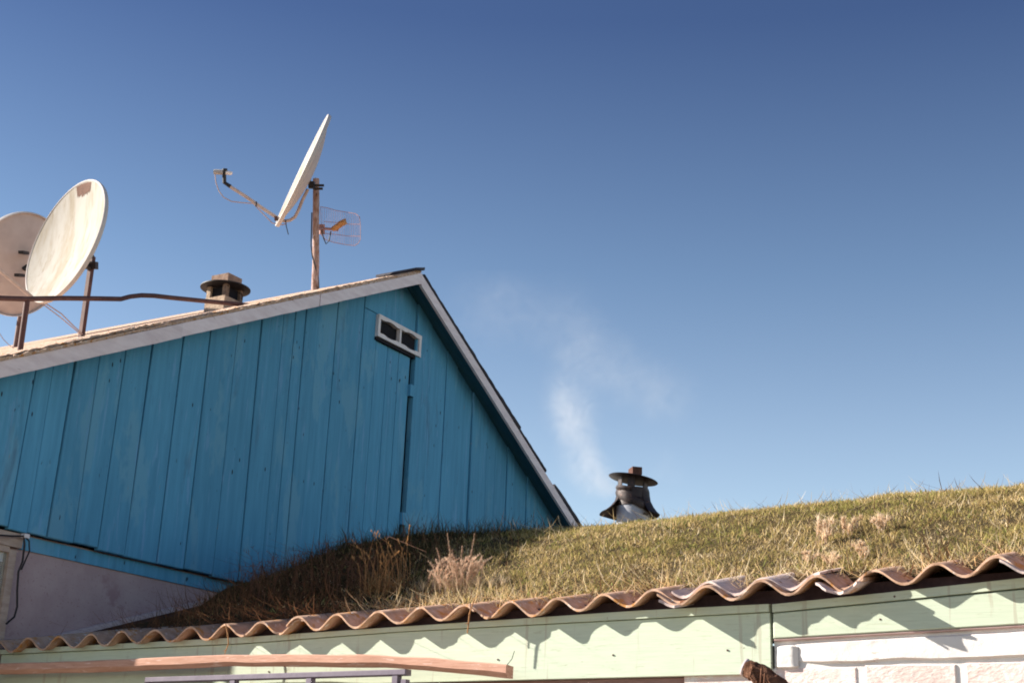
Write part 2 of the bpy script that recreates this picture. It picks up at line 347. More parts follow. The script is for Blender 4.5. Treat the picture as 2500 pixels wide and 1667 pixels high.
# short turf
def lawn(x, y):
    if not inturf(x, y): return False
    q = noise.noise((x*5.5, y*5.5, 6.)) + .6*noise.noise((x*15, y*15, 2.))
    return q < .42 or random.random() < .25
B1 = scatter(250000, -4.98, .9, 4.36, 6.3, lawn); n = len(B1)
dry = .30*np.exp(-(B1[:,1]-4.36)/.35) + .10
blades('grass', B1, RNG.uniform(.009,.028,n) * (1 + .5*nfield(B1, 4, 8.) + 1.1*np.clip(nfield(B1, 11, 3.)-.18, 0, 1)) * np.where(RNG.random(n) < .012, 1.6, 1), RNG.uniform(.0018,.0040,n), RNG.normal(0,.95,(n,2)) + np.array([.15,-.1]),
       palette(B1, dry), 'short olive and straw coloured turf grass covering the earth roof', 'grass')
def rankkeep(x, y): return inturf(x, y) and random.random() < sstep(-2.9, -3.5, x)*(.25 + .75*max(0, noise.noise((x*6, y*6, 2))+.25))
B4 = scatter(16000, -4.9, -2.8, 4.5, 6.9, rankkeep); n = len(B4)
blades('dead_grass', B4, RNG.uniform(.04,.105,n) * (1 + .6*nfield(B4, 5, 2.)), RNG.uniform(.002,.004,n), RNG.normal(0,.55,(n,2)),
       np.where((RNG.random(n) < .82)[:,None], SHADE_UMBER, RUSTY_AND_SHADE) * RNG.uniform(.6,1.5,(n,1)), 'rank dead brown grass on the bank against the blue wall, tinted dark for the shade', 'dead grass')
B2 = scatter(26000, -7.9, 3, 6.3, 13.4, lambda x, y: x > -4.97 or y > 10.45); n = len(B2)
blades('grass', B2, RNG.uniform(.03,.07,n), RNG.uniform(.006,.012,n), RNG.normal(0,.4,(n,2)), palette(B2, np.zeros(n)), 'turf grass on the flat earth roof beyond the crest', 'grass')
# broad leaved weeds pressed into the sward
B5 = scatter(9000, -4.3, .9, 4.4, 6.1, lambda x, y: inturf(x, y) and noise.noise((x*4, y*4, 12.)) + .5*noise.noise((x*13, y*13, 3.)) > .12); n = len(B5)
blades('broadleaf', B5, RNG.uniform(.012,.03,n), RNG.uniform(.006,.013,n), RNG.normal(0,1.0,(n,2)),
       np.where((RNG.random(n) < .6)[:,None], np.array([.27,.28,.10]), np.array([.52,.39,.20])) * RNG.uniform(.6,1.3,(n,1)), 'flat broad leaved weeds scattered through the turf grass', 'weeds', bend=1.2)
# long dead straw near the eave and against the wall
def keepdry(x, y):
    if not inturf(x, y): return random.random() < (.05 if y > 5.1 else .004)
    return random.random() < max(.75*math.exp(-(y-4.33)/.12), .45*sstep(-3.1, -3.5, x)*math.exp(-((y-4.7)/.35)**2), .055)
B3 = scatter(42000, -4.85, .9, 4.27, 5.7, keepdry); n = len(B3)
cc = np.where((RNG.random(n) < .35)[:,None], PALE, np.where((RNG.random(n) < .5)[:,None], STRAW, RUSTY_AND_SHADE)) * RNG.uniform(.6,1.15,(n,1))
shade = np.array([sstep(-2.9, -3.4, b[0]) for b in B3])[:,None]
cc = cc*(1-shade) + (RUSTY_AND_SHADE*RNG.uniform(.5,1.6,(n,1)))*shade  # straw in this corner browned darker to paint in the shade
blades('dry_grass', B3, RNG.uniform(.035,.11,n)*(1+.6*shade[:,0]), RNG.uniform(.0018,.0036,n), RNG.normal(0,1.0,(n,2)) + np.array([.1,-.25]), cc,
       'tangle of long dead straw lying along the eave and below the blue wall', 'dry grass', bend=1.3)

# ================================================================== BLUE HOUSE
XG, XR = -5.0, -4.85
house = thing('blue_house', (-7.3, 6.9, 0), 'house with weathered blue plank gable, pale bargeboards and pink stucco base', 'house')
APY = 6.93
SOF = lambda y: 4.854 - (.482*(APY-y) if y < APY else .55*(y-APY))
# plank edges (Y at top, Y at bottom)
ED = [(3.70,3.70),(3.93,3.92),(4.172,4.146),(4.269,4.255),(4.391,4.367),(4.53,4.52),(4.688,4.670),(4.854,4.842),(5.068,5.061),(5.253,5.246),(5.455,5.456),
      (5.642,5.655),(5.819,5.83),(5.923,5.925),(6.011,6.015),(6.13,6.13),(6.304,6.30),(6.559,6.559)]
ZB = 2.737
def plank(y0t, y0b, y1t, y1b, x, zb=ZB, zt=None, name='plank', par=house, g=.0025, mat='blue'):
    zf = zt or (lambda y: SOF(y) - .004)
    poly = [(y0b+g, zb), (y1b-g, zb), (y1t-g, zf(y1t))]
    if y0t < APY < y1t and zt is None: poly.append((APY, zf(APY)))
    poly.append((y0t+g, zf(y0t)))
    return MB().prism(poly, XG-.024, x, 'x', .0028).build(name, MAT[mat], par)
for k in range(len(ED)-1):
    (a, b), (c, d) = ED[k], ED[k+1]
    strong = k in (2, 4, 7, 9, 11)
    g = .0016 if k in (3, 5, 8, 13, 15) else .0030
    plank(a + (.012 if k == 7 else 0), b, c, d, XG + random.uniform(-.005,.005), g=g, zb=ZB + random.uniform(-.006,.006))
# board above the vent window, laid level
topb = [(6.562,4.545),(7.108,4.545),(7.108,SOF(7.108)-.004),(APY,SOF(APY)-.004),(6.562,SOF(6.562)-.004)]
MB().prism(topb, XG-.024, XG+.001, 'x', .003).build('plank', MAT['blue'], house)
# plank between the long seam and the hatch, jamb and right hand planks
plank(6.559,6.559,6.700,6.692, XG+.002, zt=lambda y: 4.541)
plank(7.116,7.110,7.288,7.30, XG+.012)
RE = [7.288,7.489,7.629,7.835,8.042,8.159,8.322,8.422,8.60,8.792,9.0,9.22,9.45]
for k in range(len(RE)-1):
    plank(RE[k]+.001,RE[k]+.012*(k==0),RE[k+1],RE[k+1], XG+random.uniform(-.006,.006), g=.0014 if k in (2,4,7) else .004)
# hatch door
door = MB().box((XG-.035, 6.70, 3.0), (XG-.022, 7.10, 4.41)).build('hatch_door', MAT['dark'], house)  # backing blackened so the gap beside the planks reads as deep shade
for a, b in ((6.703,6.83),(6.83,6.955),(6.955,7.080)):
    plank(a,a-.004,b,b-.004, XG-.004+random.uniform(-.002,.002), zb=3.02, zt=lambda y: 4.40, par=door, g=.0025)
for z in (4.12, 3.30):
    MB().box((XG-.006,7.075,z),(XG+.016,7.118,z+.075)).build('hinge', MAT['blue'], door)
# vent window over the hatch
win = MB().box((XG-.03, 6.70, 4.395), (XG-.004, 7.14, 4.535)).build('vent_window', MAT['dark'], house)
def strip(y0, y1, zlo, zhi, x0, x1, n=16):
    m = MB(); vs = []
    for i in range(n+1):
        y = y0 + (y1-y0)*i/n
        vs += [(x0,y,zlo(y)),(x1,y,zlo(y)),(x1,y,zhi(y)),(x0,y,zhi(y))]
    fs = [(0,1,2,3), (4*n+3,4*n+2,4*n+1,4*n)]
    for i in range(n):
        for k in range(4): fs.append((4*i+k, 4*i+(k+1)%4, 4*i+4+(k+1)%4, 4*i+4+k))
    return m.add(vs, fs)
WY0, WYM, WY1, WZ0, WZ1 = 6.681, 6.92, 7.153, 4.393, 4.537
def wob(y):
    for a, b in ((WY0+.022, WYM-.009), (WYM+.009, WY1-.022)):
        if a <= y <= b:
            t = (y-a)/(b-a); return .008*math.sin(math.pi*t)**2 - .004*math.exp(-((t-.2)/.12)**2) - .004*math.exp(-((t-.85)/.12)**2)
    return 0
WX0, WX1 = XG-.003, XG+.026
strip(WY0, WY1, lambda y: WZ1-.027+wob(y), lambda y: WZ1, WX0, WX1, 60).build('frame', MAT['frame'], win)
strip(WY0, WY1, lambda y: WZ0, lambda y: WZ0+.026-wob(y)*.8, WX0, WX1, 60).build('frame', MAT['frame'], win)
for a, b in ((WY0-.001, WY0+.022), (WYM-.009, WYM+.009), (WY1-.022, WY1+.001)):
    MB().box((WX0, a, WZ0+.02), (WX1-.002, b, WZ1-.02)).build('frame' if a != WYM-.009 else 'mullion', MAT['frame'], win)
MB().box((XG-.02, WY0-.004, WZ0-.022), (XG+.016, WY1-.05, WZ0-.002)).build('sill', MAT['dark'], win)
# dark lining behind the planks
MB().prism([(3.72,ZB),(10.1,ZB),(10.1,SOF(10.1)-.01),(APY,SOF(APY)-.01),(3.72,SOF(3.72)-.01)], XG-.075, XG-.052).build('lining', MAT['dark'], house)
# roof decks
def slab(y0, y1, lo, hi, x0, x1): return strip(y0, y1, lambda y: SOF(y)+lo, lambda y: SOF(y)+hi, x0, x1, 2)
YL, YRT = 3.60, 10.3
slab(YL, APY, 0, .020, -9.7, XR-.021).build('roof_deck', MAT['bluedark'], house)
slab(APY, YRT, 0, .020, -9.7, XR-.021).build('roof_deck', MAT['bluedark'], house)
# bargeboards
def barge(y0, y1, lo, hi, x1=XR, lump=0):
    return strip(y0, y1, lambda y: SOF(y)+lo + .002*noise.noise((y*9,0,lump)), lambda y: SOF(y)+hi, XR-.02, x1, 24)
yj1, yj2 = onX(442, 838, XR).y, onX(781, 745, XR).y
barge(YL, yj1, -.058, .018).build('bargeboard', MAT['white'], house)
barge(yj1+.001, yj2-.002, -.053, .019, XR-.003).build('bargeboard', MAT['white'], house)
barge(yj2+.002, APY+.004, -.052, .020, XR+.001).build('bargeboard', MAT['white'], house)
barge(APY+.006, YRT, -.060, .012, XR-.001).build('bargeboard', MAT['white'], house)
# roofing left: two ragged lichen covered layers
def ragged(y0, y1, lo, hi, xf, seed, mat, n=90, jag=.010, name='roof_sheet', lift=lambda t: 0):
    m = MB(); vs = []; cols = 5
    XS = [-9.75, -7.0, -5.6, -5.1]
    for i in range(n+1):
        y = y0 + (y1-y0)*i/n; t = i/n
        xe = xf + jag*noise.noise((y*22, seed, 0)) + jag*.7*noise.noise((y*70, seed, 4))
        zz = SOF(y) + lift(t); j1 = .004*noise.noise((y*30, seed, 7)); j2 = .005*noise.noise((y*55, seed, 8))
        for x in XS + [xe]:
            vs.append((x, y, zz + hi + (j1 + j2 + .003*noise.noise((y*40, x*9, seed)) if x > -5.5 else 0)))
        vs += [(xe-.004, y, zz+lo+j2*.5), (-9.75, y, zz+lo)]
    c = len(XS)+3
    fs = [tuple(range(c)), tuple(range(n*c, (n+1)*c))[::-1]]
    for i in range(n):
        for k in range(c): fs.append((i*c+k, i*c+(k+1)%c, (i+1)*c+(k+1)%c, (i+1)*c+k))
    return m.add(vs, fs).build(name, MAT[mat], house)
ya, yb = onX(303, 818, XR).y, onX(352, 800, XR).y
ragged(YL-.03, ya, .019, .034, XR+.010, 1.3, 'lichen', 60, .008)
ragged(ya+.004, yj2+.16, .020, .033, XR-.002, 2.3, 'lichen', 90, .008)
ragged(yj2+.165, APY-.01, .021, .033, XR+.002, 3.3, 'lichen', 60, .009)
ragged(YL-.05, yb+.12, .0345, .043, XR-.012, 4.3, 'lichen', 70, .012, lift=lambda t: .004*t)
ragged(yb+.02, yj2-.05, .0335, .042, XR-.022, 5.3, 'lichen', 80, .010)
ragged(yj2-.3, APY+.012, .0335, .042, XR-.012, 6.3, 'lichen', 60, .008)
MB().prism([(APY-.085,SOF(APY-.085)+.0505),(APY+.015,SOF(APY)+.042),(APY+.017,SOF(APY)+.062),(APY-.08,SOF(APY-.08)+.066)], -5.15, XR+.01).build('ridge_cap', MAT['darkroof'], house)
# roofing right: dark lapped slates, the lower ends lifting
rb = [APY+.03] + [onX(x, y, XR).y for x, y in ((1272,1036),(1334,1150))]
ragged(rb[0], rb[1], .015, .034, XR+.002, 7.3, 'darkroof', 40, .004, lift=lambda t: .004+.014*t*t)
ragged(rb[1]-.28, rb[2], .0145, .030, XR+.004, 8.3, 'darkroof', 30, .004, lift=lambda t: -.002+.012*t)
ragged(rb[2]+.13, YRT+.05, .014, .040, XR+.003, 9.3, 'darkroof', 40, .006, lift=lambda t: .016*math.sin(min(1,t*2.2)*math.pi))
ragged(rb[2]-.05, rb[2]+.2, .0135, .024, XR-.05, 9.9, 'darkroof', 10, .003)
# stucco base, blue band and strip
MB().box((-9.5, 3.72, -.02), (XG-.052, 10.05, ZB+.01)).build('wall', MAT['stucco'], house)
MB().box((-9.5, 3.74, ZB+.011), (-9.4, 10.03, 3.2)).build('wall', MAT['stucco'], house)
MB().box((-9.39, 3.725, ZB+.011), (XG-.08, 3.8, SOF(3.725)-.01)).build('wall', MAT['stucco'], house)
MB().box((-9.39, 10.0, ZB+.011), (XG-.08, 10.06, SOF(10.06)-.01)).build('wall', MAT['stucco'], house)
MB().box((XG-.051, 4.25, 2.668), (XG-.042, 5.72, ZB-.008)).build('sill_beam', MAT['blue'], house)
p, q = onX(110, 1561, -5.03), onX(492, 1470, -5.03)
dv = (q-p).normalized(); nn = Vector((0, -dv.z, dv.y))
MB().prism([(4.26,2.05),(q.y+.15,2.05),(q.y+.15,q.z+.05),(q.y,q.z-.012),(p.y,p.z-.012),(4.26,p.z-.07)], XG-.0515, XG-.044).build('tar_band', MAT['tar_and_shade'], house)
MB().obox((p+q)/2, Vector((.018,0,0)), (q-p)/2, nn*.011).build('flashing_strip', MAT['strip'], house)
# veranda window at the left edge of the wall
vw = MB().box((XG-.051, 3.80, 1.25), (XG-.048, 4.19, 2.645)).build('window', MAT['curtainbrown'], house)
MB().box((XG-.047, 3.80, 2.60), (XG-.045, 4.18, 2.64)).build('curtain_hem', MAT['frame'], vw)
MB().box((XG-.040, 3.80, 1.25), (XG-.036, 4.19, 2.645)).build('pane', MAT['glass'], vw)
MB().box((XG-.051, 4.19, 1.2), (XG-.018, 4.228, 2.654)).build('frame', MAT['beige'], vw)
MB().box((XG-.051, 3.76, 2.640), (XG-.020, 4.189, 2.666)).build('frame', MAT['beige'], vw)
MB().box((XG-.051, 3.76, 2.667), (XG-.014, 4.249, 2.728)).build('lintel', MAT['beige'], vw)
MB().box((XG-.051, 3.76, 1.2), (XG-.018, 3.80, 2.639)).build('frame', MAT['beige'], vw)
MB().box((XG-.051, 3.801, 1.2), (XG-.019, 4.189, 1.249)).build('frame', MAT['beige'], vw)
# chimney on the house roof, a part of the house
cD = 8.47; cc0 = onX(545, 752, -5.6)
ch = MB(); cx, cy = -5.6, 5.97; W = .078
def zc(py): return onX(545, py, -5.6).z
ch.prism([(cy-W-.012,4.15),(cy+W+.012,4.15),(cy+W,zc(733)),(cy-W,zc(733))], cx-W, cx+W, 'x', .004)
chim = ch.build('chimney', MAT['concrete'], house)
for sx in (-1, 1):
    for sy in (-1, 1):
        a = Vector((cx+sx*(W-.016), cy+sy*(W-.016), 0))
        MB().box((a.x-.015, a.y-.013, zc(734)), (a.x+.015, a.y+.013, zc(702))).build('post', MAT['concrete' if (sx, sy) == (-1, -1) else 'sootshadebrick'], chim)  # left post pale as if lit, the rest darkened for shade and soot
MB().lathe((cx,cy,zc(704)), [(.001,.002),(.149,0),(.149,.006),(.001,.010)], 32).build('cap_disc', MAT['iron'], chim, True)
MB().box((cx-.066, cy-.058, zc(703)+.004), (cx+.066, cy+.064, zc(673))).build('capstone', MAT['capbrick'], chim)
MB().box((cx-.058, cy-.058, zc(736)), (cx+.058, cy+.058, zc(706))).build('soot_shade_core', MAT['dark'], chim)  # added black block filling the gap for shade and soot under the cap
MB().lathe((cx+.01,cy,zc(740)), [(.001,0),(.045,0),(.047,.065),(.040,.066),(.039,.02)], 20).build('flue', MAT['rustcap'], chim, True)

# ================================================================== TURF SHED (front)
shed = thing('turf_shed', (-2.4, 6.5, 0), 'low green boarded shed with whitewashed brick under a turf roof', 'shed')
def yboard(x0, x1, zb0, zb1, zt0, zt1, yf, th, mat, name, par=shed, ch=.003):
    return MB().prism([(x0,zb0),(x1,zb1),(x1,zt1),(x0,zt0)], yf+th, yf, 'y', ch).build(name, MAT[mat], par)
def line(pts, Y=4.2):
    q = [onY(x, y, Y) for x, y in pts]; q = [(p.x, p.z) for p in q]
    q.append((q[-1][0]+2.5, q[-1][1] + 2.5*(q[-1][1]-q[-2][1])/(q[-1][0]-q[-2][0])))
    return lambda X: lerp(q, X)
UB = line([(0,1597),(600,1570),(983,1541),(1500,1514),(1883,1493)])      # lower edge of the upper fascia strip
UT = line([(0,1586),(600,1555),(1200,1515),(1550,1491),(1883,1474)])
T2 = line([(1883,1475),(2100,1453),(2500,1410)])
XS0 = -1.556
def strip_y(x0, x1, lo, hi, yf, th, name, mat='green', n=24):
    m = MB(); vs = []
    for i in range(n+1):
        x = x0 + (x1-x0)*i/n; vs += [(x,yf+th,lo(x)),(x,yf,lo(x)+.001),(x,yf,hi(x)),(x,yf+th,hi(x)+.002)]
    fs = [(0,1,2,3),(4*n+3,4*n+2,4*n+1,4*n)] + [(4*i+k, 4*i+(k+1)%4, 4*i+4+(k+1)%4, 4*i+4+k) for i in range(n) for k in range(4)]
    return m.add(vs, fs).build(name, MAT[mat], shed)
strip_y(-4.99, XS0-.006, UB, UT, 4.192, .025, 'fascia_board')
MB().prism([(-4.99,2.15),(1.6,2.2),(1.6,ZM(1.6)),(-4.99,ZM(-4.99))], 4.26, 4.236, 'y').build('eave_shade_board', MAT['tar_and_shade'], shed)  # dark board added to stand in for the shaded void behind the sheets
strip_y(-4.99, -3.72, lambda X: 2.055+.0024*(X+5), lambda X: UB(X)-.002, 4.203, .022, 'fascia_board')
strip_y(-3.717, XS0-.006, lambda X: 2.060+.009*(X+3.7), lambda X: UB(X)-.002, 4.201, .022, 'fascia_board')
U2 = lambda X: 2.262 + .058*(X-XS0)
strip_y(XS0+.004, 1.6, U2, T2, 4.196, .025, 'fascia_board')
L2 = lambda X: 2.184 + .0285*(X-XS0)
yboard(XS0+.004, 1.6, L2(XS0), L2(1.6), U2(XS0)-.002, U2(1.6)-.008, 4.200, .025, 'green', 'fascia_board')
yboard(XS0+.004, 1.6, L2(XS0)-.007, L2(1.6)-.007, L2(XS0)-.001, L2(1.6)-.001, 4.2035, .022, 'underboard2', 'batten')
yboard(-4.99, XS0-.006, 2.02, 2.045, 2.0535, 2.078, 4.225, .03, 'underboard', 'batten')
MB().box((XS0, 4.2195, -.02), (3.2, 4.2355, 2.25)).build('mortar', MAT['wash'], shed)
wall = MB().box((-4.99, 4.262, -.02), (3.2, 4.5, 2.17)).build('wall', MAT['wash'], shed)
MB().box((3.0, 4.5, -.02), (3.2, 13.6, 2.4)).build('wall', MAT['wash'], shed)
MB().box((-8.0, 13.4, -.02), (3.0, 13.6, 3.2)).build('wall', MAT['wash'], shed)
# plaster course: soft edged whitewashed band with a bulging end
def soft(x0, x1, zb, zt, yf, seed, n=40, mname='plaster_course', mat='wash', bul=.012):
    m = MB(); vs = []; k = 7
    for i in range(n+1):
        x = x0 + (x1-x0)*i/n; e = min(1, min(i, n-i)/2.5)
        a, b = zb(x) + .006*noise.noise((x*9, seed, 1)) + .004*(1-e), zt(x) - .004*(1-e)*(bul > .005)
        for j in range(k):
            t = j/(k-1); pf = (1 - abs(2*t-1)**14) * (.75+.25*e)
            vs.append((x, yf + .03 - (.03+bul)*pf + .003*noise.noise((x*14, t*5, seed)), a+(b-a)*t))
    fs = [(i*k+j, i*k+j+1, (i+1)*k+j+1, (i+1)*k+j) for i in range(n) for j in range(k-1)]
    return m.add(vs, fs).build(mname, MAT[mat], shed, True)
ZP = lambda X: onY(2300, 1618, 4.235).z + .012*(X+1.0)
soft(XS0+.068, 2.2, ZP, lambda X: L2(X)-.0072, 4.2085, 2.2, 90, bul=.001)
soft(XS0+.004, XS0+.078, lambda X: ZP(X)-.014, lambda X: L2(X)-.010, 4.210, 5.1, 12, 'plaster_lump', bul=.0055)
# bricks
bl = .262; bh = .075
for r in range(9):
    zt = ZP(-1.0) - .004 - r*(bh+.016)
    x = onY(2110, 1640, 4.25).x + .014 - (r % 2)*.14 - bl*4 - .112
    for c in range(14):
        X0, X1 = x + c*(bl+.028), x + c*(bl+.028) + bl
        if X1 < XS0-.3 or X0 > 1.6: continue
        sl = .012*((X0+X1)/2+1.0)
        d = random.uniform(-.004,.005)
        MB().prism([(X0,zt-bh+sl+random.uniform(-.003,.003)),(X1,zt-bh+sl),(X1,zt+sl),(X0,zt+sl+random.uniform(-.002,.002))], 4.30, 4.2145+d*.4, 'y', .003).build('brick', MAT['brick'], wall)
# corrugated sheets
PITCH_W, X0W = .1779, -4.776
def sheet(x0, x1, yf, dz, slope, mat, jag=.006, length=.62, seed=0, n=None, th=.0072, amp=.0245, lift=lambda x: 0, ytop=None, phase=0):
    n = n or int((x1-x0)/.0125); rows = [0, .03, .10, .22, .4, length]
    m = MB(); top = []; bot = []
    def z(x):
        xx_ = x - X0W + phase + .010*noise.noise((x*2.1, seed, 3))
        return ZM(x) + dz + amp*(1+.18*noise.noise((x*4.3, seed, 6)))*math.cos(2*math.pi*xx_/PITCH_W) + lift(x) + .004*noise.noise((x*2.7, seed, 8))
    for i in range(n+1):
        x = x0 + (x1-x0)*i/n
        ye = yf + 1.3*jag*noise.noise((x*3.1, seed, 0)) + jag*.9*noise.noise((x*21, seed, 5)) + .9*jag*max(0, noise.noise((x*46, seed, 9))-.15)*2.5
        for j, d in enumerate(rows):
            y = ye if j == 0 else yf + d
            zz = z(x) + slope*(y-yf) + .0022*noise.noise((x*16, y*16, seed))
            top.append((x + .004*noise.noise((y*9, seed, 2)), y, zz+th)); bot.append((x + .004*noise.noise((y*9, seed, 2)), y, zz))
    R = len(rows); N = (n+1)*R; fs = []  # top and underside grids
    for i in range(n):
        for j in range(R-1):
            a, b, c, d = i*R+j, (i+1)*R+j, (i+1)*R+j+1, i*R+j+1
            fs += [(a,b,c,d), (N+a,N+d,N+c,N+b)]
        fs.append((i*R, N+i*R, N+(i+1)*R, (i+1)*R))
        fs.append((i*R+R-1, (i+1)*R+R-1, N+(i+1)*R+R-1, N+i*R+R-1))
    for i in (0, n):
        for j in range(R-1): fs.append((i*R+j, i*R+j+1, N+i*R+j+1, N+i*R+j))
    return m.add(top+bot, fs).build('corrugated_sheet', MAT[mat], shed, True)
xe = [onY(x, 1490, 4.13).x for x in (735, 1142, 1640, 2035, 2475)]
SL = .19
sheet(-4.985, xe[0], 4.145, -.004, SL, 'asb', seed=1.1)
sheet(xe[0]-.07, xe[1]+.02, 4.139, .0055, SL, 'asb', seed=2.2)
sheet(xe[1]-.085, xe[2]+.02, 4.142, .005, SL+.01, 'asb', seed=3.3)
sheet(xe[2]-.05, xe[3]+.09, 4.124, -.003, SL, 'asb', seed=4.4, lift=lambda x: .006*math.sin(x*7))
sheet(xe[2]-.02, xe[3]-.05, 4.170, .017, SL+.03, 'asbgrey', seed=5.5, length=.5, amp=.0225, lift=lambda x: .010*sstep(xe[2]+.15, xe[2]-.02, x))
sheet(xe[3]-.03, xe[4]+.05, 4.145, .0065, SL+.01, 'asb', seed=6.6, amp=.026)
sheet(xe[4]-.09, 1.7, 4.115, -.003, SL, 'asb', seed=7.7)
# broken tongues of older sheets poking out below
sheet(xe[3]-.045, xe[3]+.085, 4.085, -.019, SL, 'asbgrey', seed=8.8, length=.3, jag=.03, amp=.02)
sheet(xe[2]-.035, xe[2]+.03, 4.10, -.019, SL, 'asbgrey', seed=9.8, length=.25, jag=.02, amp=.018)
sheet(xe[4]-.02, xe[4]+.10, 4.09, -.012, SL, 'asbgrey', seed=9.1, length=.25, jag=.02, amp=.02)
for xx, par in ((onY(1145, 1475, 4.12).x, shed),):
    MB().tube([(xx,4.128,ZM(xx)-.012),(xx+.002,4.128,ZM(xx)+.036)], .0016, 6).build('nail', MAT['rust'], shed)
for X in np.arange(-3.5, .2, .46):
    for dz_ in (.012, -.05 if X > XS0 else -.11):
        x_ = X + random.uniform(-.05,.05); lo_ = U2 if x_ > XS0 else UB; z_ = lo_(x_) + dz_
        if abs(x_-XS0) > .03: MB().lathe((x_, 4.1995 if dz_ < 0 else 4.1955, z_), [(.0001,-.0015),(.003,-.001),(.0033,.001),(.0032,.005)], 8, ax=Vector((0,1,0))).build('nail', MAT['rust'], shed)
# window under the beam
sw = MB().box((-4.02, 4.245, 1.20), (-2.88, 4.2615, 2.046)).build('window', MAT['curtain'], shed)
MB().box((-4.02, 4.236, 1.20), (-2.88, 4.239, 2.044)).build('pane', MAT['glass'], sw)
def rail(x0, x1, z0a, z0b, h, y0=4.10, y1=4.135, name='frame'): MB().prism([(x0,z0a-h),(x1,z0b-h),(x1,z0b),(x0,z0a)], y1, y0, 'y', .003).build(name, MAT['winframe'], sw)
za, zb_ = onY(360, 1652, 4.10).z, onY(985, 1632, 4.10).z
xa, xb = onY(352, 1660, 4.10).x, onY(990, 1640, 4.10).x
rail(xa, xb, za, zb_, .020)
for px in (566, 752, 962):
    xm = onY(px, 1655, 4.10).x
    MB().box((xm-.011, 4.103, 1.15), (xm+.011, 4.130, lerp([(xa,za),(xb,zb_)], xm)-.0205)).build('mullion', MAT['winframe'], sw)
MB().box((xa, 4.102, 1.12), (xb, 4.132, 1.149)).build('frame', MAT['winframe'], sw)
for x in (xa, xb-.02): MB().box((x, 4.104, 1.149), (x+.02, 4.129, min(za,zb_)-.021)).build('frame', MAT['winframe'], sw)
for x in (xa+.05, xb-.05):
    for z in (1.135, 1.98): MB().box((x-.006, 4.129, z-.006), (x+.006, 4.262, z+.006)).build('bracket', MAT['winframe'], sw)

# ================================================================== TIMBER BEAM in front of the shed
pts = [(-40,1633),(0,1632),(250,1626),(420,1618),(560,1612),(700,1611),(830,1613),(930,1613),(1060,1622),(1160,1631),(1244,1639)]
P = [onY(x, y, 4.11) for x, y in pts if x > -10]; P = [Vector((-4.96, 4.11, P[0].z+.001))] + [p for p in P if p.x > -4.9]
beam = thing('timber_beam', P[-1], 'long rough reddish timber pole hung level under the eave', 'timber')
m = MB(); vs = []; R_ = []
for i in range(len(P)*6-5):
    a = i/6; k = min(int(a), len(P)-2); c = P[k].lerp(P[k+1], a-k)
    hz = .0195 + .0025*noise.noise((c.x*4, 0, 1)); hy = .024
    lw = .35 + .25*noise.noise((c.x*5, 3, 3)); prof = [(-hy,-hz*lw),(-hy*.35,-hz*1.1),(hy,-hz),(hy,hz),(-hy*.85,hz*1.05),(-hy,hz*.85)]
    for (dy, dz) in prof: vs.append((c.x, c.y+dy+.002*noise.noise((c.x*6,dz*30,2)), c.z+dz+.0025*noise.noise((c.x*7, dy*30, 5))))
n6 = len(vs)//6; fs = [tuple(range(6))[::-1], tuple(range((n6-1)*6, n6*6))]
for i in range(n6-1):
    for k in range(6): fs.append((i*6+k, i*6+(k+1)%6, (i+1)*6+(k+1)%6, (i+1)*6+k))
m.add(vs, fs).build('pole', MAT['timber'], beam)
def wireloop(px0, py0, px1, py1):
    a = onY(px0, py0, 4.13); b = onY(px1, py1, 4.09); return [a, (a+b)/2 + Vector((.004,0,-.004)), b]
MB().tube(wireloop(1256, 1588, 1238, 1622), .0012, 5).build('hanging_wire', MAT['iron'], beam)


# rotten post leaning in the lower right
e0 = onY(1822, 1629, 3.95); e1 = onY(1855, 1645, 3.955); e2 = onY(1900, 1674, 3.96)
post = thing('rotten_post', Vector((e2.x+.75, 4.1, 0)), 'rotten brown wooden post with hollow frayed end rising at the bottom edge', 'post')
pp = [e0, e0.lerp(e1,.5), e1, e1.lerp(e2,.5), e2, e2+Vector((.08,.01,-.12)), e2+Vector((.3,.06,-.7)), Vector((e2.x+.75, 4.1, -.02))]
rr = [.025,.029,.030,.029,.028,.028,.034,.04]
pd, rd = [], []
for i in range(len(pp)-1):
    for t_ in (0, .25, .5, .75): pd.append(pp[i].lerp(pp[i+1], t_)); rd.append((rr[i]*(1-t_)+rr[i+1]*t_)*(1+.13*noise.noise((i*1.3+t_*5, 2, 2))))
m = MB().tube(pd+[pp[-1]], rd+[rr[-1]], 22, .06)
m.v = [tuple(Vector(v)*1.0 + Vector((noise.noise(Vector(v)*38), noise.noise(Vector(v)*38+Vector((5,0,0))), noise.noise(Vector(v)*30)))*.0045) for v in m.v]
m.build('trunk', MAT['log'], post, True)
ax = (e0-e1).normalized()
MB().lathe(e0+ax*.004, [(.022,-.008),(.0265,0),(.025,.005),(.019,.006),(.015,-.001)], 18, ax=ax).build('rim', MAT['strip'], post, True)
MB().lathe(e0+ax*.0055, [(.0005,0),(.017,.0)], 12, ax=ax).build('hollow', MAT['dark'], post)
for k in range(7):
    b = e1 + Vector((random.uniform(-.02,.03), -.034, random.uniform(-.03,.02)))
    MB().tube([b, b+Vector((random.uniform(-.01,.02),-.004,-.03)), b+Vector((random.uniform(-.02,.03),-.003,-.06))], [.004,.003,.001], 5).build('splinter', MAT['log'], post)

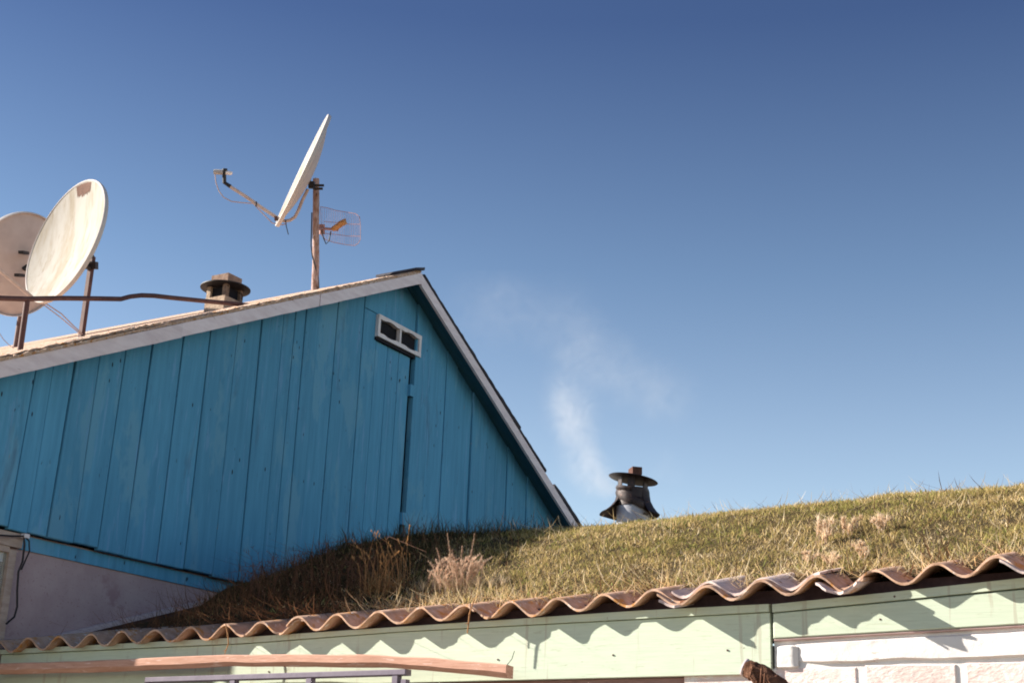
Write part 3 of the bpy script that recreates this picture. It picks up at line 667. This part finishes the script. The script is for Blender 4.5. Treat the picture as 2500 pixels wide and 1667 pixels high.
# ================================================================== DISHES, MAST, ANTENNA
def dish(c, n, uy, ra, rb, depth, par, front='enamel'):
    n = n.normalized(); uy = (uy - n*uy.dot(n)).normalized(); ux = uy.cross(n)
    NR, NA = 10, 56
    def pt(r, t, off): return c + ux*(ra*r*math.cos(t)) + uy*(rb*r*math.sin(t)) - n*(depth*(1-r*r)) + n*off
    def cap(off):
        m = MB(); vs = [pt(0,0,off)]
        for i in range(1, NR+1):
            for k in range(NA): vs.append(pt(i/NR, 2*math.pi*k/NA, off))
        fs = [(0, 1+k, 1+(k+1)%NA) for k in range(NA)]
        for i in range(NR-1):
            for k in range(NA): fs.append((1+i*NA+k, 1+(i+1)*NA+k, 1+(i+1)*NA+(k+1)%NA, 1+i*NA+(k+1)%NA))
        return m.add(vs, fs)
    o = cap(0).build('reflector', MAT[front], par, True)
    cap(-.005).build('back_shell', MAT['dishback'], par, True)
    m = MB(); prof = [(1.0,.0015),(1.012,.004),(1.028,.002),(1.030,-.012),(1.020,-.022),(1.008,-.022),(1.004,-.006)]
    vs = [c + (ux*(ra*math.cos(2*math.pi*k/NA)) + uy*(rb*math.sin(2*math.pi*k/NA)))*s_ + n*h for s_, h in prof for k in range(NA)]
    L = len(prof); fs = [(i*NA+k, i*NA+(k+1)%NA, ((i+1)%L)*NA+(k+1)%NA, ((i+1)%L)*NA+k) for i in range(L) for k in range(NA)]
    m.add(vs, fs).build('rim', MAT['dishrim'], par, True)
    return pt, ux, uy, n
ROOFZ = lambda y: SOF(y)+.04
def local(c):
    v = (c-CAM).normalized(); r = (RT - v*RT.dot(v)).normalized(); return r, r.cross(v), v
# white dish
D1 = 7.45; c1 = atD(158, 587, D1); r_, u_, v_ = local(c1); n1 = (-r_*.89 + u_*.46)*.92 - v_*.385
pb = onX(200, 812, -5.7)
d1 = thing('satellite_dish', (pb.x, pb.y, ROOFZ(pb.y)), 'bright white satellite dish with a rust scab at its upper rim', 'satellite dish', 'satellite dishes on the roof')
pt, ux, uy, nn1 = dish(c1, n1, r_*.46+u_*.89, .345, .345, .06, d1)
m = MB(); vs = []; th0, th1 = 1.70, 2.16; N = 26          # flaked patch
for i in range(N+1):
    t = th0 + (th1-th0)*i/N
    inner = .80 + .09*noise.noise((i*.75,3,1)) + .08*abs(i/N-.6)
    vs += [pt(.985, t, .0012), pt((inner+.985)/2, t, .0012), pt(inner, t, .0012)]
fs = [(i*3+j, i*3+j+1, i*3+j+4, i*3+j+3) for i in range(N) for j in range(2)]
m.add(vs, fs).build('rust_patch', MAT['chip'], d1)
ptop = c1 - nn1*.20 + UP*.02
pz = Vector((pb.x, pb.y, 0)); topz = atD(200, 610, D1+.2).z
MB().box((pb.x-.013, pb.y-.012, ROOFZ(pb.y)-.05), (pb.x+.013, pb.y+.012, topz)).build('mast', MAT['rust'], d1)
back = c1 - nn1*.075; hub = Vector((pb.x, pb.y, topz-.05))
MB().tube([back + uy*.04, hub+Vector((0,0,.05))], .012, 8).build('bracket', MAT['iron'], d1)
MB().tube([back - uy*.06, hub-Vector((0,0,.02))], .012, 8).build('bracket', MAT['iron'], d1)
MB().obox(hub, RT*.03, UP*.02, FW*.03).build('clamp', MAT['iron'], d1)
for px, py in ((222,624),(226,640)):
    MB().tube([atD(205,py+2,D1+.2), atD(px,py,D1+.2)], [.006,.004], 6).build('bolt', MAT['iron'], d1)
low = c1 - uy*.345
armend = atD(-70, 605, D1-.25)
MB().tube([low+nn1*.0, low.lerp(armend,.5)+UP*.004, armend], .011, 8).build('feed_arm', MAT['alu'], d1)
MB().obox(armend, RT*.03, UP*.03, FW*.03).build('receiver', MAT['plastic'], d1)
MB().tube([low+UP*.01, atD(118,745,D1), atD(150,766,D1+.02), atD(180,796,D1+.1), atD(204,818,D1+.15)], .0032, 6).build('cable', MAT['cable'], d1)
MB().tube([low, atD(112,748,D1), atD(148,775,D1+.02), atD(178,800,D1+.1), atD(203,821,D1+.15)], .0028, 6).build('cable', MAT['cable'], d1)
# far dish seen from the back
D3 = 8.6; c3 = atD(48, 645, D3); r_, u_, v_ = local(c3); n3 = (-r_*.42 + u_*.22 + v_*.88).normalized(); b3 = onX(40, 850, -6.9)
d3 = thing('satellite_dish', (b3.x, b3.y, ROOFZ(b3.y)), 'shaded satellite dish turned away, half hidden behind the bright white dish', 'satellite dish', 'satellite dishes on the roof')
pt3, ux3, uy3, nn3 = dish(c3, n3, UP*.97+RT*.05, .285, .315, .06, d3, 'enamel')
bk = c3 - nn3*.07
top3 = Vector((b3.x, b3.y, bk.z+.05))
MB().tube([Vector((b3.x,b3.y,ROOFZ(b3.y)-.05)), top3], .022, 10).build('mast', MAT['rust'], d3)
for px, py in ((58,617),(48,672)):
    q = atD(px, py, D3-.12); MB().obox(q, RT*.016, UP*.009, FW*.05).build('bracket', MAT['iron'], d3)
MB().tube([bk, top3-Vector((0,0,.06))], .02, 8).build('bracket', MAT['iron'], d3)
l3 = c3 - uy3*.3; MB().tube([l3, l3+nn3*.25-UP*.06, l3+nn3*.42+UP*.02], .01, 8).build('feed_arm', MAT['alu'], d3)
MB().tube([atD(-10,800,D3-.9), atD(8,828,D3-.9), atD(22,842,D3-.9), atD(34,850,D3-.9)], .0022, 5).build('cable', MAT['cable'], d3)
# mast with the edge-on dish
mb = onX(770, 705, -5.5); DM = 9.15
mast = thing('antenna_mast', (mb.x, mb.y, ROOFZ(mb.y)), 'peeling whitewashed and rusty pole carrying the edge-on dish', 'mast')
mp_ = [Vector((mb.x, mb.y, ROOFZ(mb.y)-.08)), onX(771,640,-5.5), onX(771,560,-5.5), onX(772,500,-5.5), onX(772,437,-5.5)]
PX = [p_.copy() for p_ in mp_]
MB().tube(PX, [.024,.0225,.022,.021,.0205], 14, .04).build('pole', MAT['pole'], mast, True)
def onmast(px, py, dx=0): q = atD(px, py, DM); return q + (-FW)*.03
MB().tube([onmast(763,520),onmast(762,565),onmast(761,600),onmast(764,625),onmast(772,655),onmast(779,680),onmast(780,705)], .0042, 6).build('cable', MAT['black'], mast)
D2 = 9.12; c2 = atD(737, 416, D2); r_, u_, v_ = local(c2); n2 = -r_*.895 + u_*.44 - v_*.035
d2 = thing('satellite_dish', atD(758, 450, D2), 'offset satellite dish seen edge-on, clamped to the peeling mast', 'satellite dish', 'satellite dishes on the roof')
pt2, ux2, uy2, nn2 = dish(c2, n2, r_*.44+u_*.895, .36, .385, .07, d2)
bot = c2 - uy2*.37
def A(px, py, d=0): return atD(px, py, D2+d)
arm = [A(683,536), A(640,508), A(600,480), A(562,456)]
MB().tube([A(752,462), A(738,490), A(728,515), A(720,530), A(708,538), A(695,540), A(683,536)], .0105, 8).build('support_arm', MAT['alu'], d2, True)
MB().tube(arm, .0115, 8).build('feed_arm', MAT['alu'], d2, True)
MB().tube([A(563,456), A(548,446), A(547,415)], .0135, 8).build('receiver_holder', MAT['black'], d2)
MB().tube([A(549,424,-.0), A(549,412)], .016, 8).build('holder_ring', MAT['black'], d2)
MB().tube([A(522,420), A(526,420), A(545,421)], [.015,.017,.017], 10).build('receiver', MAT['plastic'], d2, True)
MB().tube([A(548,421), A(562,423), A(567,423)], [.014,.013,.009], 10).build('feed_horn', MAT['frame'], d2, True)
MB().tube([A(525,424), A(527,445), A(534,466), A(546,482), A(565,492), A(590,495), A(618,497), A(640,520), A(665,545), A(690,549), A(700,546)], .0032, 6).build('cable', MAT['cable'], d2, True)
MB().tube([A(697,537,-.02), A(699,553,-.02), A(704,573,-.02)], .003, 5).build('cable_tie', MAT['black'], d2)
MB().tube([A(626,492,-.014), A(625,505,-.016)], .004, 5).build('cable_tie', MAT['black'], d2)
MB().obox(A(675,534), RT*.010, UP*.014, FW*.02).build('foot_clamp', MAT['rust'], d2)
m = MB().obox(A(761,452), RT*.018, UP*.022, FW*.03); m.build('clamp', MAT['iron'], d2)
MB().tube([A(755,446), A(760,425), A(764,405), A(765,396)], .007, 7).build('tilt_bracket', MAT['alu'], d2)
MB().tube([A(757,420), A(763,413)], .012, 6).build('bolt', MAT['iron'], d2)
MB().tube([A(765,453), A(791,453)], .008, 6).build('bolt', MAT['iron'], d2)
MB().tube([A(765,461), A(788,461)], .008, 6).build('bolt', MAT['iron'], d2)
MB().tube([A(750,430), A(742,421)], .012, 6).build('bolt', MAT['iron'], d2)
# grid antenna on the same mast
DG = 9.3
ga = thing('grid_antenna', atD(783, 555, DG), 'small wire grid antenna with orange feed beside the peeling mast', 'antenna')
def G(px, py, d=0):   # grid surface, curved in depth
    u = (px-833)/50
    return atD(px, py, DG + .10 - .10*u*u + d)
rows_ = [(502,503,521),(540,541,545),(572,573,576),(582,590,600)]
outl = [(783,505),(800,508),(820,514),(850,519),(869,522),(878,530),(880,550),(880,585),(874,595),(865,600),(840,597),(815,592),(796,586),(785,575)]
MB().tube([G(x,y) for x,y in outl+outl[:1]], .0022, 5).build('grid_rim', MAT['wire'], ga)
for y0, y1 in ((541,548),(570,577)):
    MB().tube([G(790,y0), G(820,(y0+y1)/2-1), G(850,y1-.5), G(880,y1)], .002, 5).build('grid_bar', MAT['wire'], ga)
for k in range(21):
    x = 788 + k*4.4; top = lerp([(783,505),(820,514),(869,522),(880,534)], x); bo = lerp([(783,576),(796,586),(840,597),(868,600),(880,588)], x)
    MB().tube([G(x,top), G(x,(top+bo)/2), G(x,bo)], .0013, 4).build('grid_wire', MAT['wire'], ga)
MB().tube([atD(774,560,DG-.12), atD(790,558,DG), atD(815,560,DG), atD(826,562,DG)], .009, 7).build('boom', MAT['wire'], ga)
MB().tube([atD(786,548,DG), atD(786,572,DG)], .02, 8).build('clamp', MAT['wire'], ga)
MB().tube([atD(812,560,DG-.02), atD(822,554,DG-.03), atD(832,548,DG-.04)], [.016,.020,.019], 10).build('feed', MAT['orange'], ga, True)
MB().tube([atD(828,547,DG-.04), atD(842,542,DG-.05), atD(844,548,DG-.05)], [.017,.024,.012], 10).build('feed_cap', MAT['orange'], ga, True)
MB().tube([atD(785,560,DG-.05), atD(790,582,DG-.05), atD(796,596,DG-.05), atD(803,588,DG-.05), atD(808,565,DG-.05)], .0038, 6).build('cable', MAT['black'], ga)

# brown pipe running over the roof
XP = -5.22
pl = [(-60,727),(0,728),(60,730),(150,728),(240,729),(295,730),(318,724),(345,721),(375,722),(420,727),(470,732),(520,737),(575,742),(612,746)]
PP = [onX(x, y, XP) for x, y in pl]
pipe = thing('roof_pipe', (XP, PP[2].y, ROOFZ(PP[2].y)), 'bent rust brown pipe rail running level over the roof to the chimney', 'pipe')
PP.append(Vector((XP, PP[-1].y+.12, ROOFZ(PP[-1].y+.12)-.01)))
MB().tube(PP, .0125, 10).build('rail', MAT['rust'], pipe, True)
a, b = onX(66, 735, XP), onX(50, 848, XP); b2 = b + (b-a).normalized()*.06
MB().tube([a, b2], .0135, 10).build('leg', MAT['rust'], pipe, True)

# ================================================================== METAL CHIMNEY BEYOND THE TURF + SMOKE
DC = 13.0; k = PXM(DC)
base = atD(1545, 1262, DC); bx = Vector((base.x, base.y, 3.25)); Q = DC/9.0
mc = thing('stove_chimney', bx, 'rusty metal stove chimney with hat-like cap beyond the grass crest', 'chimney')
top = atD(1545, 1165, DC)
def cz(py): return atD(1545, py, DC).z
ctr = Vector((base.x, base.y, 0)); cvec = lambda py: Vector((base.x, base.y, cz(py)))
m = MB().lathe(Vector((base.x, base.y, 3.2)), [(Q*.106,0),(Q*.104,cz(1235)-3.2),(Q*.097,cz(1214)-3.2),(Q*.05,cz(1212)-3.2)], 28); m.build('plaster_base', MAT['whiteplaster'], mc, True)
MB().lathe(Vector((base.x,base.y,cz(1236))), [(Q*.1085,0),(Q*.101,cz(1190)-cz(1236)),(Q*.094,cz(1189)-cz(1236)),(Q*.092,.01*Q)], 28).build('flue_pipe', MAT['sheetrust'], mc, True)
toC = (Vector((CAM.x,CAM.y,0))-Vector((base.x,base.y,0))).normalized(); sdv = Vector((-toC.y, toC.x, 0))   # sdv: right in the picture is -sdv or +sdv
if sdv.dot(RT) < 0: sdv = -sdv
for ang in (-1.05, -.12, 1.0, 2.2, 3.3, 4.3):
    d = toC*math.cos(ang) + sdv*math.sin(ang)
    p0 = cvec(1193) + d*.094*Q; p1 = cvec(1160) + d*.094*Q
    tn = Vector((-d.y, d.x, 0))
    MB().obox((p0+p1)/2, tn*.022*Q, d*.003*Q, Vector((0,0,(p1.z-p0.z)/2))).build('strap', MAT['sheetrust'], mc)
tilt = (Vector((0,0,1)) + sdv*.15).normalized()
MB().lathe(cvec(1163), [(a_*Q,b_*Q) for a_,b_ in [(.001,.012),(.155,.003),(.159,0),(.155,-.003),(.001,.002)]], 36, ax=tilt).build('cap_brim', MAT['rustcap'], mc, True)
MB().obox(cvec(1143)+sdv*.012*Q, (toC*.045+sdv*.014)*Q, (sdv*.030-toC*.01)*Q, Vector((0,0,.024*Q))).build('capstone', MAT['redbrick'], mc)
# flared skirt: open at the front
m = MB(); vs = []; NA = 30; prof = [(1196,.104),(1208,.108),(1222,.118),(1238,.150),(1250,.185),(1256,.212)]
for py, r in prof:
    for i in range(NA+1):
        ang = .62 + (2*math.pi-1.55)*i/NA
        d = toC*math.cos(ang) + sdv*math.sin(ang)
        rr_ = r if math.sin(ang) < .2 else .104 + (r-.104)*.62
        vs.append(cvec(py) + d*rr_*Q + Vector((0,0,.006*math.sin(ang*5))))
for py, r in prof[::-1]:
    for i in range(NA+1):
        ang = .62 + (2*math.pi-1.55)*i/NA
        d = toC*math.cos(ang) + sdv*math.sin(ang)
        rr_ = (r if math.sin(ang) < .2 else .104 + (r-.104)*.62) - .004
        vs.append(cvec(py) + d*rr_*Q + Vector((0,0,.006*math.sin(ang*5)-.001)))
L = len(prof)*2; q_ = NA+1; fs = [(i*q_+j, i*q_+j+1, ((i+1)%L)*q_+j+1, ((i+1)%L)*q_+j) for i in range(L) for j in range(NA)]
m.add(vs, fs).build('skirt', MAT['rustcap'], mc, True)
# wrapped strap of torn sheet
def wrap(a0, a1, z0, z1, r0, r1, w_, name, mat, n=18):
    m = MB(); vs = []
    for i in range(n+1):
        t = i/n; ang = a0+(a1-a0)*t; d = toC*math.cos(ang)+sdv*math.sin(ang); r = (r0+(r1-r0)*t + .003*noise.noise((t*9,1,1)))*Q
        c = Vector((base.x, base.y, z0+(z1-z0)*t)) + d*r
        ww = Q*w_*(1+.35*noise.noise((t*7,2,2)))
        vs += [c+Vector((0,0,ww)), c+d*.010, c-Vector((0,0,ww)), c-d*.006]
    fs = [(0,1,2,3),(4*n+3,4*n+2,4*n+1,4*n)] + [(4*i+k_, 4*i+(k_+1)%4, 4*i+4+(k_+1)%4, 4*i+4+k_) for i in range(n) for k_ in range(4)]
    m.add(vs, fs).build(name, MAT[mat], mc, True)
wrap(-1.3, 1.25, cz(1202), cz(1250), .110, .122, .026, 'band', 'sheetrust')
wrap(-1.5, -.1, cz(1186), cz(1196), .106, .106, .014, 'band', 'sheetrust')
wrap(-1.2, 1.2, cz(1213), cz(1226), .104, .110, .011, 'band', 'sheetrust')

# smoke: soft puffs drifting left from under the cap
PUFF = [(1505,1188,30,2.0),(1482,1182,46,1.6),(1456,1168,60,1.3),(1438,1144,64,1.2),(1430,1118,54,1.4),(1415,1078,58,1.3),(1404,1036,64,1.1),(1388,995,72,1.0),(1368,955,60,.85),(1412,1010,75,.5),
        (1400,905,85,.34),(1450,880,95,.36),(1510,905,90,.42),(1570,940,95,.36),(1630,965,85,.40),(1410,830,95,.30),(1370,775,110,.22),(1250,765,110,.22),(1180,740,110,.18),(1620,1150,60,.25)]
def smokemat(cen):
    m, t, b = newmat('smoke'); t.nodes.remove(b); out = t.nodes['Material Output']
    tc = t.nodes.new('ShaderNodeTexCoord'); tcv = tc.outputs['Object']
    wn = t.nodes.new('ShaderNodeTexNoise'); wn.inputs['Scale'].default_value = 2.9; wn.inputs['Detail'].default_value = 3; t.links.new(tcv, wn.inputs['Vector'])
    sb = t.nodes.new('ShaderNodeVectorMath'); sb.operation = 'SUBTRACT'; sb.inputs[1].default_value = (.5,.5,.5); t.links.new(wn.outputs['Color'], sb.inputs[0])
    sc_ = t.nodes.new('ShaderNodeVectorMath'); sc_.operation = 'SCALE'; sc_.inputs['Scale'].default_value = .30; t.links.new(sb.outputs[0], sc_.inputs[0])
    ad = t.nodes.new('ShaderNodeVectorMath'); ad.operation = 'ADD'; t.links.new(tcv, ad.inputs[0]); t.links.new(sc_.outputs[0], ad.inputs[1])
    tot = None
    for px, py, r, amp in PUFF:
        c = atD(px, py, DC) - cen; r = r*k*1.32
        ds = t.nodes.new('ShaderNodeVectorMath'); ds.operation = 'DISTANCE'; ds.inputs[1].default_value = c; t.links.new(ad.outputs[0], ds.inputs[0])
        mr = t.nodes.new('ShaderNodeMapRange'); mr.interpolation_type = 'SMOOTHERSTEP'; mr.inputs['From Min'].default_value = 0; mr.inputs['From Max'].default_value = r
        mr.inputs['To Min'].default_value = amp; mr.inputs['To Max'].default_value = 0; t.links.new(ds.outputs['Value'], mr.inputs['Value'])
        if tot is None: tot = mr.outputs[0]
        else:
            a_ = t.nodes.new('ShaderNodeMath'); a_.operation = 'ADD'; t.links.new(tot, a_.inputs[0]); t.links.new(mr.outputs[0], a_.inputs[1]); tot = a_.outputs[0]
    f = nz(t, tcv, 5.5, 6, .62, .8); rp = ramp(t, f, [(.34, .08), (.66, 1.)])
    mu = t.nodes.new('ShaderNodeMath'); mu.operation = 'MULTIPLY'; t.links.new(tot, mu.inputs[0]); t.links.new(rp, mu.inputs[1])
    m2 = t.nodes.new('ShaderNodeMath'); m2.operation = 'MULTIPLY'; m2.inputs[1].default_value = .60; t.links.new(mu.outputs[0], m2.inputs[0])
    vol = t.nodes.new('ShaderNodeVolumePrincipled'); vol.inputs['Color'].default_value = (.97,.96,.97,1); vol.inputs['Anisotropy'].default_value = 0
    t.links.new(m2.outputs[0], vol.inputs['Density']); t.links.new(vol.outputs[0], out.inputs['Volume'])
    return m
sc0 = atD(1400, 960, DC)
m = MB().obox(sc0, RT*(330*k), UP*(300*k), FW*.5)
so = m.build('smoke', smokemat(sc0)); 
me = so.data
for v in me.vertices: v.co -= sc0
so.location = sc0
tag(so, 'thin pale smoke drifting up and left from the metal chimney', 'smoke', kind='stuff')

# ================================================================== WEEDS, TUFTS, TWIGS
def turf_at(px, py):
    d = ray(px, py); t_ = 3.0/FPX
    for i in range(900):
        p_ = CAM + d*t_
        if p_.y > 4.3 and p_.z < turf(p_.x, p_.y): return p_
        t_ += .006/FPX*1.0
    return CAM + d*(5.5/FPX)
def weed(name, px, py, label, stems, col, spread, h0, h1, plume=False, rw=.0016, group=None, fine=0, leanb=(0,0), cat='weed', droop=.25, bs=(.02,.02)):
    b = turf_at(px, py); o = thing(name, b, label, cat, group)
    ST = MB(); tips = []
    for i in range(stems):
        a = random.uniform(0, 2*math.pi); rr = random.uniform(0,1)**.7
        p0 = b + Vector((math.cos(a)*rr*bs[0], math.sin(a)*rr*bs[1], 0)); p0.z = turf(p0.x, p0.y) - .01; h = random.uniform(h0, h1)
        dx, dy = random.gauss(leanb[0], spread), random.gauss(leanb[1], spread*.7)
        p1 = p0 + Vector((dx*.35*h, dy*.35*h, h*.55)); p2 = p0 + Vector((dx*h, dy*h, h))
        p1 = p0 + Vector((dx*.15*h, dy*.15*h, h*.6)); pm = p0 + Vector((dx*.5*h, dy*.5*h, h*.92)); p2 = p0 + Vector((dx*h*1.1, dy*h*1.1, h*(1-droop*(abs(dx)+abs(dy)) + .12)))
        ST.tube([p0, p1, pm, p2], [rw, rw*.9, rw*.7, rw*.4], 4); tips.append((p1, pm)); tips.append((pm, p2))
    s_ = ST.build('stems', col, o)
    return o, tips, b
mat_straw = plain('straw_stem', (.46,.25,.11), (.36,.17,.07), 20, .9, V1, 0)
mat_grey = plain('pale_weed', (.60,.43,.33), (.48,.33,.24), 20, .9, V1, 0)
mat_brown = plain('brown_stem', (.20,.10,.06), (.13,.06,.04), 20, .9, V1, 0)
def head(tips, par, name, cols, n, ln, wd, along=(.35,1.02), sp=.9):
    B = []; H = []; Cc = []
    for p1, p2 in tips:
        for i in range(n):
            t = random.uniform(*along); q = p1.lerp(p2, t); B.append(q); H.append(random.uniform(.5,1)*ln*(1.25-.6*t)); Cc.append(np.array(random.choice(cols))*random.uniform(.75,1.2))
    B = np.array([tuple(b) for b in B]); nB = len(B)
    return blades(name, B, np.array(H), np.full(nB, wd), RNG.normal(0, sp, (nB,2)), np.array(Cc), None, None, par, 'stuff')
# orange reed clump
o, tips, b = weed('dry_reeds', 945, 1448, 'clump of upright orange dry reeds left of the pale bushy weed', 30, mat_straw, .28, .08, .25, leanb=(-.15,0), rw=.0012, droop=.0, bs=(.12,.07))
head(tips, o, 'seed_heads', [(.62,.34,.14),(.52,.28,.12)], 7, .020, .003, (.45,1.0), .25)
head([(b+Vector((x_,0,0)), b+Vector((x_,0,.05))) for x_ in (-.09,-.05,0,.05)], o, 'leaves', [(.46,.25,.11),(.36,.19,.09),(.56,.40,.20)], 70, .10, .0028, (-.5,.5), 1.1)
# pale bushy weed
o, tips, b = weed('bushy_weed', 1115, 1442, 'pale greyish bushy weed with two tall feathery plumes above the eave', 64, mat_grey, .28, .04, .135, leanb=(.06,0), rw=.0007, droop=.0, bs=(.14,.07))
head(tips, o, 'sprigs', [(.78,.57,.43),(.66,.48,.36),(.84,.66,.50)], 46, .017, .0019, (.0,1.05), .8)
head([(b+Vector((x_,0,0)), b+Vector((x_,0,.05))) for x_ in (-.16,-.10,-.05,0,.05,.10,.15,.20)], o, 'leaves', [(.76,.60,.46),(.66,.52,.36),(.70,.58,.36)], 90, .055, .0022, (-.5,.4), .8)
b0 = turf_at(1115, 1440); dep = (b0-CAM).dot(FW); T2 = []; ST = MB()
for px, py, qx in ((1092,1304,1108),(1158,1305,1140),(1066,1340,1090),(1104,1342,1110),(1150,1350,1135),(1128,1335,1122),(1180,1372,1150)):
    p2 = atD(px, py, dep); p1 = atD((px+qx)/2, (py+1420)/2, dep); ST.tube([atD(qx,1436,dep), p1, p2], [.0014,.0011,.0006], 5); T2.append((p1, p2))
ST.build('plume_stems', mat_grey, o)
head(T2, o, 'plumes', [(.50,.35,.26),(.44,.30,.22)], 150, .014, .0020, (-.3,1.04), .8)
# dead brown weeds in the shade
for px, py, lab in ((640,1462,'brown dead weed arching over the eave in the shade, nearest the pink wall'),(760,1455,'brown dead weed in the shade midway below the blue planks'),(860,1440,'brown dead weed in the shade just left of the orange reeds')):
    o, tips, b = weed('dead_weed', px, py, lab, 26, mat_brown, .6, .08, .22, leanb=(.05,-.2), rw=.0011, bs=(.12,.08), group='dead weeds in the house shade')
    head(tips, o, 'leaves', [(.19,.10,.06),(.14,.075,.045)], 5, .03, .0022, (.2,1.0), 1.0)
# pale seed tufts on the sunny turf
TF = [(2012,1330,1.3,'largest pale feathery tuft on the sunny turf at right'),(2030,1385,.7,'small pale tuft directly below the largest feathery tuft'),(2075,1305,.9,'pale feathery tuft right of the largest one'),
      (2145,1300,1.0,'rightmost pale feathery tuft high on the turf'),(2105,1365,.8,'small pale tuft low between the feathery tufts'),(1975,1375,.6,'small pale tuft left of and below the largest one')]
for px, py, s_, lab in TF:
    o, tips, b = weed('feather_tuft', px, py, lab, 9, mat_grey, .35, .03*s_, .075*s_, group='pale tufts on the sunny turf', rw=.0008, cat='grass tuft', bs=(.03*s_,.02))
    head(tips, o, 'plume', [(.84,.66,.48),(.74,.57,.40),(.88,.72,.56)], 18, .034*s_, .0034, (.0,1.0), .45)
# thicker dead stalks
def stalk(pts, r, label, dd=-.01):
    P_ = [turf_at(*pts[0])]; dep = (P_[0]-CAM).dot(FW)
    P_ += [atD(x, y, dep+dd) for x, y in pts[1:]]
    o = thing('dead_stalk', P_[0], label, 'stalk', 'bent dead stalks'); MB().tube(P_, [r]*(len(P_)-1)+[r*.5], 5).build('stalk', MAT['straw'], o)
MAT['straw'] = plain('straw', (.62,.48,.29), (.52,.39,.22), 20, .9, V1, 0)
stalk([(1282,1460),(1274,1440),(1268,1412)], .003, 'single pale bent stalk standing right of the bushy weed')
stalk([(2365,1335),(2350,1320),(2313,1297)], .003, 'pale bent stalk on the turf far right above the eave')
stalk([(2420,1318),(2385,1317),(2345,1313)], .0022, 'thin level stalk crossing beside the far right bent stalk')
stalk([(1985,1408),(1955,1400),(1912,1380)], .003, 'pale slanting stalk just behind the clean grey corrugated sheet')
stalk([(1692,1412),(1672,1395),(1662,1388),(1655,1412)], .003, 'folded pale stalk at the left corner of the clean grey sheet')
stalk([(1240,1460),(1185,1458),(1160,1456)], .0022, 'thin level stalk lying right of the bushy weed at the eave')
# twigs hanging from the eave
def twig(pts, label, Y=4.118):
    P_ = [onY(x, y, Y) for x, y in pts]; o = thing('hanging_twig', P_[0], label, 'twig', 'twigs hanging from the eave')
    MB().tube(P_, [.0018,.0026,.0024,.002,.001][:len(P_)], 6).build('stem', mat_straw, o)
    o2 = MB()
    for i in range(1, len(P_)-1): o2.tube([P_[i], P_[i]+Vector((random.uniform(-.012,.012),-.006,random.uniform(-.012,.006)))], [.0018,.0006], 4)
    o2.build('side_shoots', mat_straw, o)
twig([(551,1522),(556,1548),(558,1570),(552,1585),(547,1602)], 'straw twig hanging from the eave over the lit timber pole')
twig([(1158,1462),(1146,1498),(1144,1520),(1141,1545)], 'straw twig hanging from the sheet lap below the bushy weed')
# stone lying against the wall, loose cable on the stucco
st = turf_at(848, 1330); bm = bmesh.new(); bmesh.ops.create_icosphere(bm, subdivisions=3, radius=1)
for v in bm.verts:
    f_ = 1 + .18*noise.noise(v.co*1.7); v.co = Vector((v.co.x*.055*f_, v.co.y*.085*f_, v.co.z*.04*f_))
me = bpy.data.meshes.new('stone'); bm.to_mesh(me); bm.free(); me.materials.append(MAT['stone'])
stp = onX(856, 1326, -4.85); so_ = bpy.data.objects.new('stone', me); COL.objects.link(so_); so_.location = (stp.x, stp.y, turf(stp.x, stp.y)+.02)
tag(so_, 'dark rounded stone lying in shade against the blue planks', 'stone')
cb = [onX(x, y, -4.985) for x, y in ((-30,1305),(0,1306),(30,1308),(58,1308),(60,1330),(55,1370),(45,1395),(42,1440),(42,1480),(35,1505),(15,1522))]
cab = thing('wall_cable', cb[-1], 'dark cable drooping beside the window on the pink wall', 'cable')
MB().tube(cb, .0045, 6).build('strand', MAT['iron'], cab)
cb2 = [onX(x, y, -4.983) for x, y in ((60,1308),(71,1320),(72,1345),(60,1372),(52,1390))]
MB().tube(cb2, .0035, 6).build('loop', MAT['iron'], cab)
MB().obox(onX(62, 1308, -4.99), Vector((.012,0,0)), Vector((0,.014,0)), Vector((0,0,.009))).build('clip', MAT['frame'], cab)

for o in bpy.data.objects:
    if '_o' in o: del o['_o']
